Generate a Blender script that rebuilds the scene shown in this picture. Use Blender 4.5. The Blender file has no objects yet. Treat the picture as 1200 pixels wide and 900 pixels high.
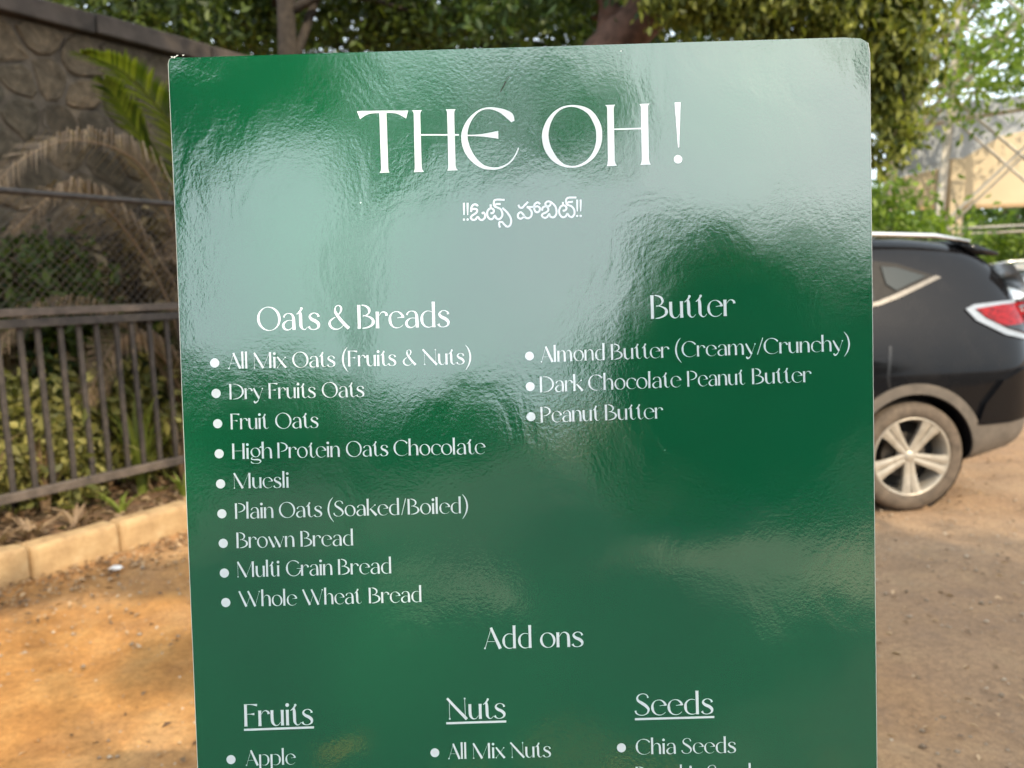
import bpy, bmesh, math, random
import numpy as np
from math import radians, sin, cos, pi, tan
from mathutils import Vector, Matrix
from mathutils.bvhtree import BVHTree
from mathutils.geometry import delaunay_2d_cdt

# ------------------------------------------------------------------ camera
scn = bpy.context.scene
COL = scn.collection
CAM_H = 1.45
cam = bpy.data.cameras.new('camera')
cam.lens = 27.0; cam.sensor_width = 36.0; cam.clip_start = 0.05; cam.clip_end = 2000
cam.dof.use_dof = True; cam.dof.focus_distance = 0.70; cam.dof.aperture_fstop = 6.6
camo = bpy.data.objects.new('camera', cam); COL.objects.link(camo)
CAM_M = Matrix.Translation((0, 0, CAM_H)) @ Matrix.Rotation(pi/2 - radians(7.3), 4, 'X') @ Matrix.Rotation(radians(-1.5), 4, 'Z')
camo.matrix_world = CAM_M
scn.camera = camo

# ------------------------------------------------------------------ light
SUN_AZ, SUN_EL = radians(33.1), radians(40.7)       # behind the camera, to the right
SUN_DIR = Vector((cos(SUN_EL)*sin(SUN_AZ), -cos(SUN_EL)*cos(SUN_AZ), sin(SUN_EL)))
world = bpy.data.worlds.new('World'); scn.world = world; world.use_nodes = True
wn = world.node_tree; bg = wn.nodes['Background']
sky = wn.nodes.new('ShaderNodeTexSky'); sky.sky_type = 'NISHITA'; sky.sun_disc = False
sky.sun_elevation = SUN_EL; sky.sun_rotation = math.atan2(SUN_DIR.x, SUN_DIR.y)
sky.dust_density = 9.0; sky.air_density = 1.0; sky.ozone_density = 1.0; sky.altitude = 50
# bright thin haze: the sky's own colour half washed out, the same in every direction
hz = wn.nodes.new('ShaderNodeMix'); hz.data_type = 'RGBA'; hz.inputs[0].default_value = .72; hz.inputs[7].default_value = (12.8, 14.6, 16.2, 1)
wn.links.new(sky.outputs[0], hz.inputs[6]); wn.links.new(hz.outputs[2], bg.inputs[0]); bg.inputs[1].default_value = 0.15
sl = bpy.data.lights.new('sun', 'SUN'); sl.energy = 4.3; sl.angle = radians(0.6); sl.color = (1.0, 0.85, 0.62)
so = bpy.data.objects.new('sun', sl); COL.objects.link(so)
so.rotation_euler = (-SUN_DIR).to_track_quat('-Z', 'Y').to_euler()
scn.view_settings.view_transform = 'Standard'; scn.view_settings.look = 'None'
scn.view_settings.exposure = 0.22; scn.view_settings.gamma = 1
scn.render.resolution_x = 1024; scn.render.resolution_y = 768

rng = np.random.default_rng(7); random.seed(7)

# ------------------------------------------------------------------ helpers
def link(o, parent=None):
    COL.objects.link(o)
    if parent is not None: o.parent = parent
    return o
def tag(o, label=None, cat=None, group=None, kind=None):
    if label: o['label'] = label
    if cat: o['category'] = cat
    if group: o['group'] = group
    if kind: o['kind'] = kind
    return o
def empty(name, loc=(0, 0, 0), rz=0, **k):
    o = bpy.data.objects.new(name, None); o.empty_display_size = .1
    o.location = loc; o.rotation_euler = (0, 0, rz); link(o); return tag(o, **k)
def meshobj(name, v, f, mat, parent=None, smooth=False, kind=None):
    me = bpy.data.meshes.new(name); me.from_pydata([tuple(map(float, p)) for p in v], [], [tuple(map(int, q)) for q in f])
    if mat: me.materials.append(mat)
    if smooth: me.polygons.foreach_set('use_smooth', [True]*len(me.polygons))
    me.update()
    o = bpy.data.objects.new(name, me); link(o, parent)
    if kind: o['kind'] = kind
    return o
def bmobj(name, bm, mat, parent=None, smooth=False, kind=None):
    me = bpy.data.meshes.new(name); bm.to_mesh(me); bm.free()
    if mat: me.materials.append(mat)
    if smooth: me.polygons.foreach_set('use_smooth', [True]*len(me.polygons))
    o = bpy.data.objects.new(name, me); link(o, parent)
    if kind: o['kind'] = kind
    return o
def share(name, me, parent, M=None, loc=None):
    o = bpy.data.objects.new(name, me); link(o, parent)
    if M is not None: o.matrix_local = M
    if loc is not None: o.location = loc
    return o
def add_box(bm, x0, x1, y0, y1, z0, z1, M=None, bev=0):
    vs = [bm.verts.new((x, y, z)) for x in (x0, x1) for y in (y0, y1) for z in (z0, z1)]
    fs = [(0,1,3,2), (4,6,7,5), (0,4,5,1), (2,3,7,6), (0,2,6,4), (1,5,7,3)]
    F = [bm.faces.new([vs[i] for i in f]) for f in fs]
    if bev:
        es = list({e for f in F for e in f.edges})
        r = bmesh.ops.bevel(bm, geom=es, offset=bev, segments=2, affect='EDGES', profile=.5)
        vs = list({v for f in r['faces'] for v in f.verts} | {v for v in vs if v.is_valid})
    if M is not None: bmesh.ops.transform(bm, matrix=M, verts=vs)
    return vs
def tube(pts, rad, n=8, cap=True):
    """tapered tube along points -> verts, faces"""
    pts = [Vector(p) for p in pts]; V, F = [], []
    up = Vector((0.13, .2, 1)).normalized()
    for i, p in enumerate(pts):
        t = (pts[min(i+1, len(pts)-1)] - pts[max(i-1, 0)]).normalized()
        a = t.cross(up)
        if a.length < .05: a = t.cross(Vector((1, 0, 0)))
        a.normalize(); b = t.cross(a)
        r = rad[i] if hasattr(rad, '__len__') else rad
        for k in range(n):
            an = 2*pi*k/n; V.append(p + (a*cos(an) + b*sin(an))*r)
    for i in range(len(pts)-1):
        for k in range(n):
            k2 = (k+1) % n; F.append((i*n+k, i*n+k2, (i+1)*n+k2, (i+1)*n+k))
    if cap:
        F.append(tuple(range(n))[::-1]); F.append(tuple((len(pts)-1)*n+k for k in range(n)))
    return V, F
class Acc:
    def __init__(s): s.v, s.f = [], []
    def add(s, V, F):
        b = len(s.v); s.v += [tuple(p) for p in V]; s.f += [tuple(b+i for i in q) for q in F]
    def obj(s, name, mat, parent=None, smooth=False, kind=None): return meshobj(name, s.v, s.f, mat, parent, smooth, kind)
def spline(P, n=6, closed=False):
    P = np.array(P, float); N = len(P); out = []
    rngi = range(N if closed else N-1)
    for i in rngi:
        if closed: a, b, c, d = P[(i-1) % N], P[i], P[(i+1) % N], P[(i+2) % N]
        else: a, b, c, d = P[max(i-1, 0)], P[i], P[i+1], P[min(i+2, N-1)]
        for k in range(n):
            t = k/n; out.append(.5*((2*b)+(c-a)*t+(2*a-5*b+4*c-d)*t*t+(3*b-a-3*c+d)*t**3))
    if not closed: out.append(P[-1])
    return np.array(out)

# ------------------------------------------------------------------ materials
class NT:
    def __init__(s, name):
        s.m = bpy.data.materials.new(name); s.m.use_nodes = True; s.t = s.m.node_tree
        s.p = s.t.nodes['Principled BSDF']; s.out = s.t.nodes['Material Output']
    def n(s, typ, **k):
        o = s.t.nodes.new(typ)
        for a, b in k.items():
            if a.startswith('i_'):
                key = a[2:]; o.inputs[int(key) if key.isdigit() else key].default_value = b
            else: setattr(o, a, b)
        return o
    def l(s, a, b): s.t.links.new(a, b)
    def coord(s, sc=(1, 1, 1), out='Object'):
        c = s.n('ShaderNodeTexCoord'); m = s.n('ShaderNodeMapping'); m.inputs['Scale'].default_value = sc
        s.l(c.outputs[out], m.inputs[0]); return m.outputs[0]
    def noise(s, vec, scale, detail=4, rough=.55, dist=0):
        o = s.n('ShaderNodeTexNoise'); o.inputs['Scale'].default_value = scale; o.inputs['Detail'].default_value = detail
        o.inputs['Roughness'].default_value = rough; o.inputs['Distortion'].default_value = dist
        s.l(vec, o.inputs['Vector']); return o.outputs['Fac']
    def ramp(s, fac, stops):
        r = s.n('ShaderNodeValToRGB'); e = r.color_ramp.elements
        while len(e) < len(stops): e.new(.5)
        for i, (p, c) in enumerate(stops):
            e[i].position = p; e[i].color = (*c, 1) if len(c) == 3 else c
        s.l(fac, r.inputs[0]); return r.outputs[0]
    def mix(s, fac, a, b, mode='MIX'):
        o = s.n('ShaderNodeMix', data_type='RGBA', blend_type=mode)
        for sock, v in ((o.inputs[0], fac), (o.inputs[6], a), (o.inputs[7], b)):
            if hasattr(v, 'links'): s.l(v, sock)
            elif isinstance(v, (int, float)): sock.default_value = v
            else: sock.default_value = (*v, 1)
        return o.outputs[2]
    def math(s, op, a, b=None):
        o = s.n('ShaderNodeMath', operation=op)
        for i, v in enumerate((a, b)):
            if v is None: continue
            if hasattr(v, 'links'): s.l(v, o.inputs[i])
            else: o.inputs[i].default_value = v
        return o.outputs[0]
    def bump(s, h, strength, dist=.01, prev=None):
        b = s.n('ShaderNodeBump'); b.inputs['Strength'].default_value = strength; b.inputs['Distance'].default_value = dist
        s.l(h, b.inputs['Height'])
        if prev is not None: s.l(prev, b.inputs['Normal'])
        return b.outputs[0]
    def base(s, c):
        if hasattr(c, 'links'): s.l(c, s.p.inputs['Base Color'])
        else: s.p.inputs['Base Color'].default_value = (*c, 1)
    def set(s, **k):
        for a, b in k.items(): s.p.inputs[a.replace('_', ' ')].default_value = b
        return s
def simple(name, c, rough=.6, metal=0, var=.25, scale=30, bump=0, spec=.5):
    t = NT(name); v = t.coord(); f = t.noise(v, scale, 5)
    c2 = tuple(x*(1-var) for x in c); c1 = tuple(min(1, x*(1+var)) for x in c)
    t.base(t.ramp(f, [(.3, c2), (.7, c1)])); t.set(Roughness=rough, Metallic=metal, Specular_IOR_Level=spec)
    if bump: t.l(t.bump(f, bump), t.p.inputs['Normal'])
    return t.m
def leafmat(name, c1, c2, trans=.35, rough=.5):
    t = NT(name); g = t.n('ShaderNodeNewGeometry')
    col = t.ramp(g.outputs['Random Per Island'], [(0, c1), (.55, tuple((a+b)/2 for a, b in zip(c1, c2))), (1, c2)])
    t.base(col); t.set(Roughness=rough, Specular_IOR_Level=.35)
    tr = t.n('ShaderNodeBsdfTranslucent'); t.l(t.mix(1.0, col, (1.5, 1.6, .7), 'MULTIPLY'), tr.inputs[0])
    mx = t.n('ShaderNodeMixShader'); mx.inputs[0].default_value = trans
    t.l(t.p.outputs[0], mx.inputs[1]); t.l(tr.outputs[0], mx.inputs[2]); t.l(mx.outputs[0], t.out.inputs[0])
    return t.m

def gloss_film(t):
    """laminated vinyl surface: fine orange peel, soft wrinkles, clear gloss"""
    v = t.coord(); g = t.n('ShaderNodeTexCoord')
    fine = t.noise(v, 330, 3, .6)
    mid = t.noise(t.coord((1, 1, .55)), 60, 3, .5, .6)
    wr = t.noise(t.coord((1.1, 1, .8)), 15, 3, .5, 1.2)
    big = t.noise(v, 3.2, 2, .5)
    patch = t.ramp(t.noise(v, 5.5, 2), [(.38, (.35,)*3), (.62, (1,)*3)])
    h = t.bump(big, .5, .010)
    h = t.bump(t.math('MULTIPLY', wr, patch), .5, .0011, h)
    h = t.bump(t.math('MULTIPLY', mid, patch), .35, .00028, h)
    h = t.bump(t.math('MULTIPLY', fine, patch), .6, .00018, h)
    t.l(h, t.p.inputs['Normal']); t.l(h, t.p.inputs['Coat Normal'])
def mat_print():
    t = NT('green_print'); v = t.coord()
    f = t.noise(v, 6, 4)
    c = t.ramp(f, [(.3, (.004, .104, .041)), (.7, (.006, .121, .048))])
    # small scuffs and dust on the film
    sp = t.n('ShaderNodeTexVoronoi'); sp.inputs['Scale'].default_value = 42; t.l(v, sp.inputs['Vector'])
    rnd = t.math('LESS_THAN', sp.outputs['Distance'], .028)
    keep = t.math('MULTIPLY', rnd, t.math('GREATER_THAN', t.noise(v, 21, 1), .58))
    t.base(t.mix(keep, c, (.45, .5, .45)))
    t.set(Roughness=.30, Specular_IOR_Level=.0, Coat_Weight=1.0, Coat_Roughness=.05, Coat_IOR=2.45)
    t.l(t.ramp(t.noise(t.coord((1, 1, .6)), 7, 5, .65, 1.0), [(.40, (.03,)*3), (.62, (.05,)*3), (.80, (.10,)*3)]), t.p.inputs['Coat Roughness'])
    gloss_film(t); return t.m
def mat_ink():
    t = NT('white_print'); t.base((.84, .90, .90))
    t.set(Roughness=.25, Coat_Weight=1.0, Coat_Roughness=.05, Coat_IOR=2.45); gloss_film(t); return t.m
M_PRINT, M_INK = mat_print(), mat_ink()
M_FOAM = simple('foam_edge', (.72, .70, .62), .8, var=.15, scale=60)

def mat_ground():
    t = NT('dirt'); v = t.coord()
    a = t.noise(v, .55, 5, .6); b = t.noise(v, 3.5, 7, .7); c = t.noise(v, 38, 6, .75); d = t.noise(v, 150, 3, .7)
    col = t.ramp(b, [(.25, (.27, .118, .035)), (.5, (.45, .215, .065)), (.75, (.56, .305, .108))])
    grey = t.ramp(a, [(.44, (0, 0, 0)), (.62, (1, 1, 1))])
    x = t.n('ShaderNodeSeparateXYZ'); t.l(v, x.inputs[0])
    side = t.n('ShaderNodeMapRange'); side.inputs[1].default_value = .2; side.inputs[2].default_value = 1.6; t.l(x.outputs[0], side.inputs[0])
    col = t.mix(t.math('MULTIPLY', side.outputs[0], .62), col, (.235, .190, .148))  # right-hand dirt painted darker and greyer to deepen the tree shade there
    col = t.mix(t.math('MULTIPLY', grey, .35), col, (.40, .30, .20))
    col = t.mix(.55, col, t.ramp(c, [(.32, (.45,)*3), (.5, (.9,)*3), (.72, (1.5, 1.45, 1.35))]), 'MULTIPLY')
    col = t.mix(.35, col, t.ramp(d, [(.35, (.5,)*3), (.65, (1.4,)*3)]), 'MULTIPLY')
    t.base(col); t.set(Roughness=.95, Specular_IOR_Level=.2)
    h = t.bump(c, .6, .02); h = t.bump(d, .4, .006, h); t.l(h, t.p.inputs['Normal']); return t.m
M_GROUND = mat_ground()
M_SOIL = simple('bed_soil', (.16, .09, .045), .95, var=.5, scale=14, bump=.5)
def mat_stone():
    t = NT('wall_stone'); v = t.coord(); g = t.n('ShaderNodeObjectInfo')
    base = t.ramp(g.outputs['Random'], [(0, (.080, .064, .046)), (.3, (.105, .086, .062)), (.6, (.135, .102, .068)), (.85, (.092, .080, .060)), (1, (.17, .125, .08))])
    f = t.noise(v, 7, 8, .75, .6); t.base(t.mix(.9, base, t.ramp(f, [(.32, (.35, .34, .33)), (.5, (.9, .9, .88)), (.68, (1.7, 1.6, 1.5))]), 'MULTIPLY'))
    t.set(Roughness=.95, Specular_IOR_Level=.2); t.l(t.bump(f, .8, .03), t.p.inputs['Normal']); return t.m
M_STONE = mat_stone()
M_MORTAR = simple('mortar', (.098, .078, .057), .95, var=.6, scale=9, bump=.5)
M_COPING = simple('coping_concrete', (.060, .047, .038), .95, var=.45, scale=6, bump=.4)
def mat_kerb():
    t = NT('kerb_paint'); v = t.coord(); f = t.noise(v, 7, 7, .7)
    t.base(t.ramp(f, [(.3, (.22, .13, .06)), (.42, (.36, .23, .11)), (.55, (.44, .29, .14)), (.75, (.52, .38, .21))])); t.set(Roughness=.85)
    t.l(t.bump(t.noise(v, 40, 5), .35, .01), t.p.inputs['Normal']); return t.m
M_KERB = mat_kerb()
M_IRON = simple('fence_iron', (.045, .036, .029), .65, var=.5, scale=18, bump=.15)
M_IRON_TOP = simple('fence_rail_dusty', (.10, .077, .06), .7, var=.4, scale=15)  # paler iron for the bottom rail and upper middle rail
M_WIRE = simple('mesh_wire', (.10, .085, .07), .6)
M_GREEN = leafmat('leaf_green', (.022, .055, .012), (.085, .13, .022))
M_DARK = leafmat('leaf_dark', (.012, .030, .008), (.10, .14, .022), .32)
M_GOLD = leafmat('leaf_golden', (.018, .038, .006), (.30, .31, .06), .35)
M_BRIGHT = leafmat('leaf_bright', (.06, .12, .018), (.24, .32, .05), .4)
M_DRY = leafmat('leaf_dry', (.13, .080, .045), (.36, .25, .15), .2)
M_LITTER = leafmat('fallen_leaf', (.09, .045, .02), (.50, .33, .18), .1)
M_WITHER = leafmat('leaf_withered', (.045, .035, .02), (.26, .19, .10), .2)
M_PALM = leafmat('palm_green', (.035, .065, .006), (.24, .26, .03), .3)
M_GRASS = leafmat('blade_green', (.10, .13, .02), (.26, .30, .06), .35)
M_MID = leafmat('leaf_mid', (.05, .09, .025), (.16, .20, .06), .35)
M_OCHRE = leafmat('leaf_ochre', (.08, .09, .02), (.44, .40, .13), .35)
M_BARK = simple('bark_dark', (.032, .024, .017), .95, var=.5, scale=14, bump=.6)
M_BARK_RED = simple('bark_reddish', (.115, .062, .043), .95, var=.45, scale=9, bump=.6)
M_BARK_PALE = simple('bark_pale', (.50, .42, .33), .9, var=.3, scale=10, bump=.3)
M_STEEL = simple('tower_steel', (.50, .45, .38), .55, metal=.1, var=.25, scale=6)
M_CREAM = simple('hoarding_cream', (.58, .47, .31), .7, var=.06, scale=3)
M_HOARD_SHADE = simple('hoarding_grey', (.36, .38, .40), .7, var=.10, scale=3)
M_FRAME = simple('hoarding_frame', (.45, .30, .16), .6)
def paint(name, c, rough=.12, metal=0):
    t = NT(name); v = t.coord(); f = t.noise(v, 5, 6, .65)
    t.base(t.mix(t.ramp(f, [(.5, (0,)*3), (.85, (.04,)*3)]), c, (.16, .13, .10)))
    t.set(Roughness=.3, Metallic=metal, Coat_Weight=0.0, Specular_IOR_Level=.22)
    t.l(t.ramp(f, [(.3, (.035,)*3), (.7, (.12,)*3)]), t.p.inputs['Roughness']); return t.m
M_BLACK = paint('black_paint', (.006, .006, .007))
M_SILVER = paint('silver_paint', (.42, .46, .50), metal=.3)
M_PLASTIC = simple('dusty_plastic', (.12, .098, .077), .7, var=.25, scale=12)
M_UNDER = simple('underbody', (.012, .011, .010), .8)
M_TYRE = simple('tyre_rubber', (.105, .078, .055), .85, var=.35, scale=22, bump=.1)
M_RIM = simple('rim_alloy', (.42, .37, .30), .38, metal=.35, var=.15, scale=20)
M_RIMDARK = simple('rim_pocket', (.004, .004, .004), .6)
M_DISC = simple('brake_disc', (.10, .085, .07), .5, metal=.5)
M_GLASS = NT('tinted_glass').set(Roughness=.03, Specular_IOR_Level=.45); M_GLASS.base((.020, .026, .022)); M_GLASS = M_GLASS.m
M_CHROME = simple('chrome_trim', (.65, .62, .58), .18, metal=.9, var=.05)
M_GLASS2 = simple('frosted_rear_glass', (.22, .23, .23), .08, var=.2, spec=1.0)  # smooth glass with a pale grey base
M_SURR = simple('window_surround', (.014, .012, .011), .5, spec=.15)
M_TRIM = simple('satin_trim', (.10, .09, .08), .4, metal=.3, var=.2)
def mat_lamp():
    t = NT('red_lamp'); v = t.coord((30, 30, 90)); f = t.noise(v, 1, 2)
    t.base(t.ramp(f, [(.35, (.10, .001, .002)), (.65, (.34, .004, .006))])); t.set(Roughness=.12, Specular_IOR_Level=.25); return t.m
M_LAMP = mat_lamp()
M_CLEAR = simple('clear_lamp', (.30, .32, .34), .12, metal=.3, var=.1)
M_PAPER = simple('paper', (.75, .72, .68), .8, var=.1)
M_PEBBLE = leafmat('pebble', (.20, .14, .09), (.48, .38, .27), 0.0, .9)
M_SHEET = simple('spoiler_black', (.01, .01, .011), .25)

# ------------------------------------------------------------------ ground
def make_ground():
    ax = np.concatenate([-np.geomspace(400, 6, 16), np.linspace(-5, 6, 170), np.geomspace(7, 400, 16)])
    ay = np.concatenate([-np.geomspace(400, 3, 16), np.linspace(-2, 9, 170), np.geomspace(10, 600, 16)])
    X, Y = np.meshgrid(ax, ay, indexing='ij')
    Z = np.zeros_like(X)
    for k in range(14):
        a = rng.uniform(0, 2*pi); fr = rng.uniform(2, 22); ph = rng.uniform(0, 6.28)
        Z += .026/fr**.7*np.sin((X*cos(a)+Y*sin(a))*fr+ph)*np.sin((X*sin(a)-Y*cos(a))*fr*.7+ph*2)
    near = (np.abs(X) < 5) & (Y > -2) & (Y < 9)
    Z = np.where(near, Z-.004, -.02)
    n, m = X.shape; V = np.stack([X, Y, Z], -1).reshape(-1, 3)
    F = [(i*m+j, (i+1)*m+j, (i+1)*m+j+1, i*m+j+1) for i in range(n-1) for j in range(m-1)]
    return tag(meshobj('ground', V, F, M_GROUND, smooth=True), kind='structure')
make_ground()

def mat_added_road():
    t = NT('asphalt'); v = t.coord(); f = t.noise(v, 60, 6, .7); d = t.noise(v, .42, 3, .5)
    c = t.ramp(f, [(.3, (.022, .021, .020)), (.7, (.050, .046, .042))])
    sun_pool = None            # sand-coloured pools painted where sunlit ground should mirror in the board
    for cx, cy, r_ in ((3.0, -6.3, 2.4), (-.5, -5.2, .9)):
        m_ = t.n('ShaderNodeVectorMath', operation='DISTANCE'); t.l(v, m_.inputs[0]); m_.inputs[1].default_value = (cx, cy, 0)
        e = t.math('SUBTRACT', 1.0, t.math('DIVIDE', m_.outputs['Value'], r_)); sun_pool = e if sun_pool is None else t.math('MAXIMUM', sun_pool, e)
    sun_pool = t.math('ADD', sun_pool, t.math('MULTIPLY', t.math('SUBTRACT', t.noise(v, 1.1, 4), .5), 1.2))
    t.base(t.mix(t.ramp(sun_pool, [(.12, (0,)*3), (.5, (.85,)*3)]), c, (.36, .28, .20))); t.set(Roughness=.9)
    t.l(t.bump(f, .4, .01), t.p.inputs['Normal']); return t.m
V, F = [], []
for i in range(41):
    x = -60+3*i; V += [(x, -.35+.12*sin(i*1.7), .006), (x, -46, .006)]
    if i: F.append((2*i-2, 2*i-1, 2*i+1, 2*i))
tag(meshobj('road', V, F, mat_added_road()), kind='structure')  # added behind the camera, dark so the board mirrors less sunlit ground

# frame of the kerb, fence and wall: they run side by side
KD = Vector((.55, .835, 0)).normalized(); KN = Vector((-KD.y, KD.x, 0)); KP = Vector((-2.61, 3.72, 0))
KROT = math.atan2(KD.y, KD.x)
def kp(s, off, z=0): return KP + KD*s + KN*off + Vector((0, 0, z))
K_M = Matrix.Translation(KP) @ Matrix.Rotation(KROT, 4, 'Z')      # local x = along, y = away from the camera

# planting bed and verge
def strip(name, s0, s1, o0, o1, z, mat, nz=.02, ns=80, no=14):
    V, F = [], []
    for i in range(ns+1):
        for j in range(no+1):
            s = s0+(s1-s0)*i/ns; o = o0+(o1-o0)*j/no
            V.append(kp(s, o, z+nz*(sin(s*7+o*3)+sin(s*17-o*13))*.5 if 0 < j < no else z))
    for i in range(ns):
        for j in range(no): a = i*(no+1)+j; F.append((a, a+no+1, a+no+2, a+1))
    return tag(meshobj(name, V, F, mat, smooth=True), kind='structure')
strip('planting_bed', -4, 9, .14, 1.82, .11, M_SOIL)

# kerb
kerb = empty('kerb', KP, KROT, kind='structure')
kmeshes = []
for q in range(4):
    bm = bmesh.new()
    add_box(bm, .002, .476, 0, .15, -.05, .172, bev=.024)
    bmesh.ops.subdivide_edges(bm, edges=[e for e in bm.edges if e.calc_length() > .1], cuts=3, use_grid_fill=True)
    for v in bm.verts: v.co += Vector((0, random.uniform(-.004, .004), random.uniform(-.005, .004)))
    me = bpy.data.meshes.new('kerb_stone'); bm.to_mesh(me); bm.free(); me.materials.append(M_KERB); kmeshes.append(me)
    me.polygons.foreach_set('use_smooth', [True]*len(me.polygons))
for i in range(-6, 16):
    o = share('kerb_stone', kmeshes[i % 4], kerb, loc=(.16+.48*i, random.uniform(-.008, .008), random.uniform(-.008, .005)))
    o.rotation_euler = (0, random.uniform(-.008, .008), random.uniform(-.012, .012))

# ------------------------------------------------------------------ rubble wall
wall = empty('stone_wall', kp(0, 1.8), KROT, label='tall rough stone boundary wall with a flat concrete coping, in shade behind the fence', cat='wall')
WH = 3.43
bm = bmesh.new(); add_box(bm, -2.0, 5.0, .03, .34, -.1, WH); bmobj('mortar_core', bm, M_MORTAR, wall)
def stone_mesh(poly, depth):
    n = len(poly); c = np.mean(poly, 0); V, F = [], []
    rings = [(1.0, .035), (.985, -depth*.45), (.90, -depth*.85), (.62, -depth)]
    for sc, y in rings:
        for p in poly:
            q = c+(np.array(p)-c)*sc; V.append((q[0]-c[0], y+random.uniform(-.006, .006)*(y < 0), q[1]-c[1]))
    for r in range(3):
        for k in range(n): k2 = (k+1) % n; F.append((r*n+k, r*n+k2, (r+1)*n+k2, (r+1)*n+k))
    F.append(tuple(3*n+k for k in range(n)))
    return c, V, F
def clip(poly, m, nx, nz):
    out = []
    for i in range(len(poly)):
        p, q = poly[i], poly[(i+1) % len(poly)]; dp_ = (p[0]-m[0])*nx+(p[1]-m[1])*nz; dq = (q[0]-m[0])*nx+(q[1]-m[1])*nz
        if dp_ <= 0: out.append(p)
        if (dp_ < 0) != (dq < 0): t_ = dp_/(dp_-dq); out.append((p[0]+(q[0]-p[0])*t_, p[1]+(q[1]-p[1])*t_))
    return out
seeds = []; WX0, WX1 = -2.0, 5.0
z = .14; r_ = 0
while z < WH:
    x = WX0+random.uniform(0, .2)
    while x < WX1:
        seeds.append((x+random.uniform(-.09, .09), z+random.uniform(-.11, .11))); x += random.uniform(.20, .46)
    z += .262
for i, (cx, cz) in enumerate(seeds):
    P = [(WX0, .0), (WX1, .0), (WX1, WH-.004), (WX0, WH-.004)]
    for j, (ox, oz) in enumerate(seeds):
        d = math.hypot(ox-cx, oz-cz)
        if j == i or d > 1.3: continue
        P = clip(P, ((cx+ox)/2-(ox-cx)/d*.011, (cz+oz)/2-(oz-cz)/d*.011), (ox-cx)/d, (oz-cz)/d)
        if len(P) < 3: break
    if len(P) < 3: continue
    P = [q for k_ in range(len(P)) for q in ((P[k_][0]*.78+P[(k_+1) % len(P)][0]*.22, P[k_][1]*.78+P[(k_+1) % len(P)][1]*.22), (P[k_][0]*.22+P[(k_+1) % len(P)][0]*.78, P[k_][1]*.22+P[(k_+1) % len(P)][1]*.78))]
    cc, V, F = stone_mesh([(px_, pz_) for px_, pz_ in P], random.uniform(.004, .032))
    o = meshobj('stone', V, F, M_STONE, wall); o.location = (cc[0], .03, cc[1])
x = -2.05
while x < 5.0:
    w = random.uniform(.75, 1.1); bm = bmesh.new(); add_box(bm, 0, w-.012, -.07, .42, 0, .15, bev=.014)
    o = bmobj('coping_slab', bm, M_COPING, wall); o.location = (x, random.uniform(-.008, .008), WH+random.uniform(.001, .012)); x += w

# ------------------------------------------------------------------ iron fence
fence = empty('iron_fence', kp(0, .5), KROT, label='dark iron picket fence with wire mesh above its middle rail, beside the pale kerb', cat='fence')
S0, S1 = -3.0, 7.0
def rail(name, z0, z1, y0, y1, mat):
    bm = bmesh.new(); add_box(bm, S0, S1, y0, y1, z0, z1, bev=.004); return bmobj(name, bm, mat, fence)
rail('bottom_rail', .305, .355, -.03, .025, M_IRON_TOP)
rail('middle_rail', 1.285, 1.335, -.028, .022, M_IRON)
rail('middle_rail', 1.350, 1.395, -.034, .028, M_IRON_TOP)
V, F = tube([(S0, 0, 2.045), (S1, 0, 2.045)], .018, 10); meshobj('top_rail', V, F, M_IRON, fence, True)
bm = bmesh.new(); add_box(bm, -.014, .014, -.008, .012, .352, 1.288); pk = bpy.data.meshes.new('picket'); bm.to_mesh(pk); bm.free(); pk.materials.append(M_IRON)
i = 0; s = S0+.05
while s < S1:
    o = share('picket', pk, fence, loc=(s+random.uniform(-.006, .006), .012, 0)); o.rotation_euler = (random.uniform(-.01, .01), random.uniform(-.012, .012), 0); s += .113
bm = bmesh.new(); add_box(bm, -.025, .025, .028, .078, -.1, 2.06); pm = bpy.data.meshes.new('post'); bm.to_mesh(pm); bm.free(); pm.materials.append(M_IRON)
for s in (-2.2, 1.58, 3.7, 5.8): share('post', pm, fence, loc=(s, 0, 0))
A = Acc()
def flat_wire(p, q, r=.0019):
    V, F = tube([p, q], r, 3, False); A.add(V, F)
z0, z1 = 1.40, 2.03; sp = .055
s = S0
while s < S1:
    for sg in (1, -1):
        p = (s, .004*sg, z0 if sg > 0 else z1); q = (s+(z1-z0), .004*sg, z1 if sg > 0 else z0); flat_wire(p, q)
    s += sp
A.obj('wire_mesh', M_WIRE, fence, kind='stuff')

# ------------------------------------------------------------------ the menu board
BW, BL, BT = .600, 1.60, .008
LEAN = .0918
board = empty('menu_board', (0, 0, 0), label='tall glossy green menu board with white lettering, standing on the dirt', cat='menu board')
B_M = Matrix.Translation((-.28706, .68899, 1.65232)) @ Matrix.Rotation(-.003276, 4, 'Z') @ Matrix.Rotation(-LEAN, 4, 'X') @ Matrix.Rotation(-.00077, 4, 'Y')
board.location = (0, .76, 0)
B_L = Matrix.Translation((0, -.76, 0)) @ B_M       # the print's own frame under the board's Empty: x right, z up, y away from the reader
def bput(o): o.matrix_local = B_L; return o
def face_outline():
    P = [(.004, 0), (.012, -.0015), (.25, -.0008), (BW-.022, 0), (BW-.008, -.0012), (BW-.0015, -.005), (BW, -.014)]
    return P + [(BW, -BL), (0, -BL), (0, -.30), (.0006, -.16), (0, -.006), (.0012, -.0025)]
out = face_outline(); n = len(out)
V = [(x, 0, z) for x, z in out]; bput(meshobj('print_film', V, [tuple(range(n))[::-1]], M_PRINT, board))
V = [(x+(.0007 if x > .3 else -.0007), .0005, z) for x, z in out]+[(x+(.0007 if x > .3 else -.0007), BT, z) for x, z in out]
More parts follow.
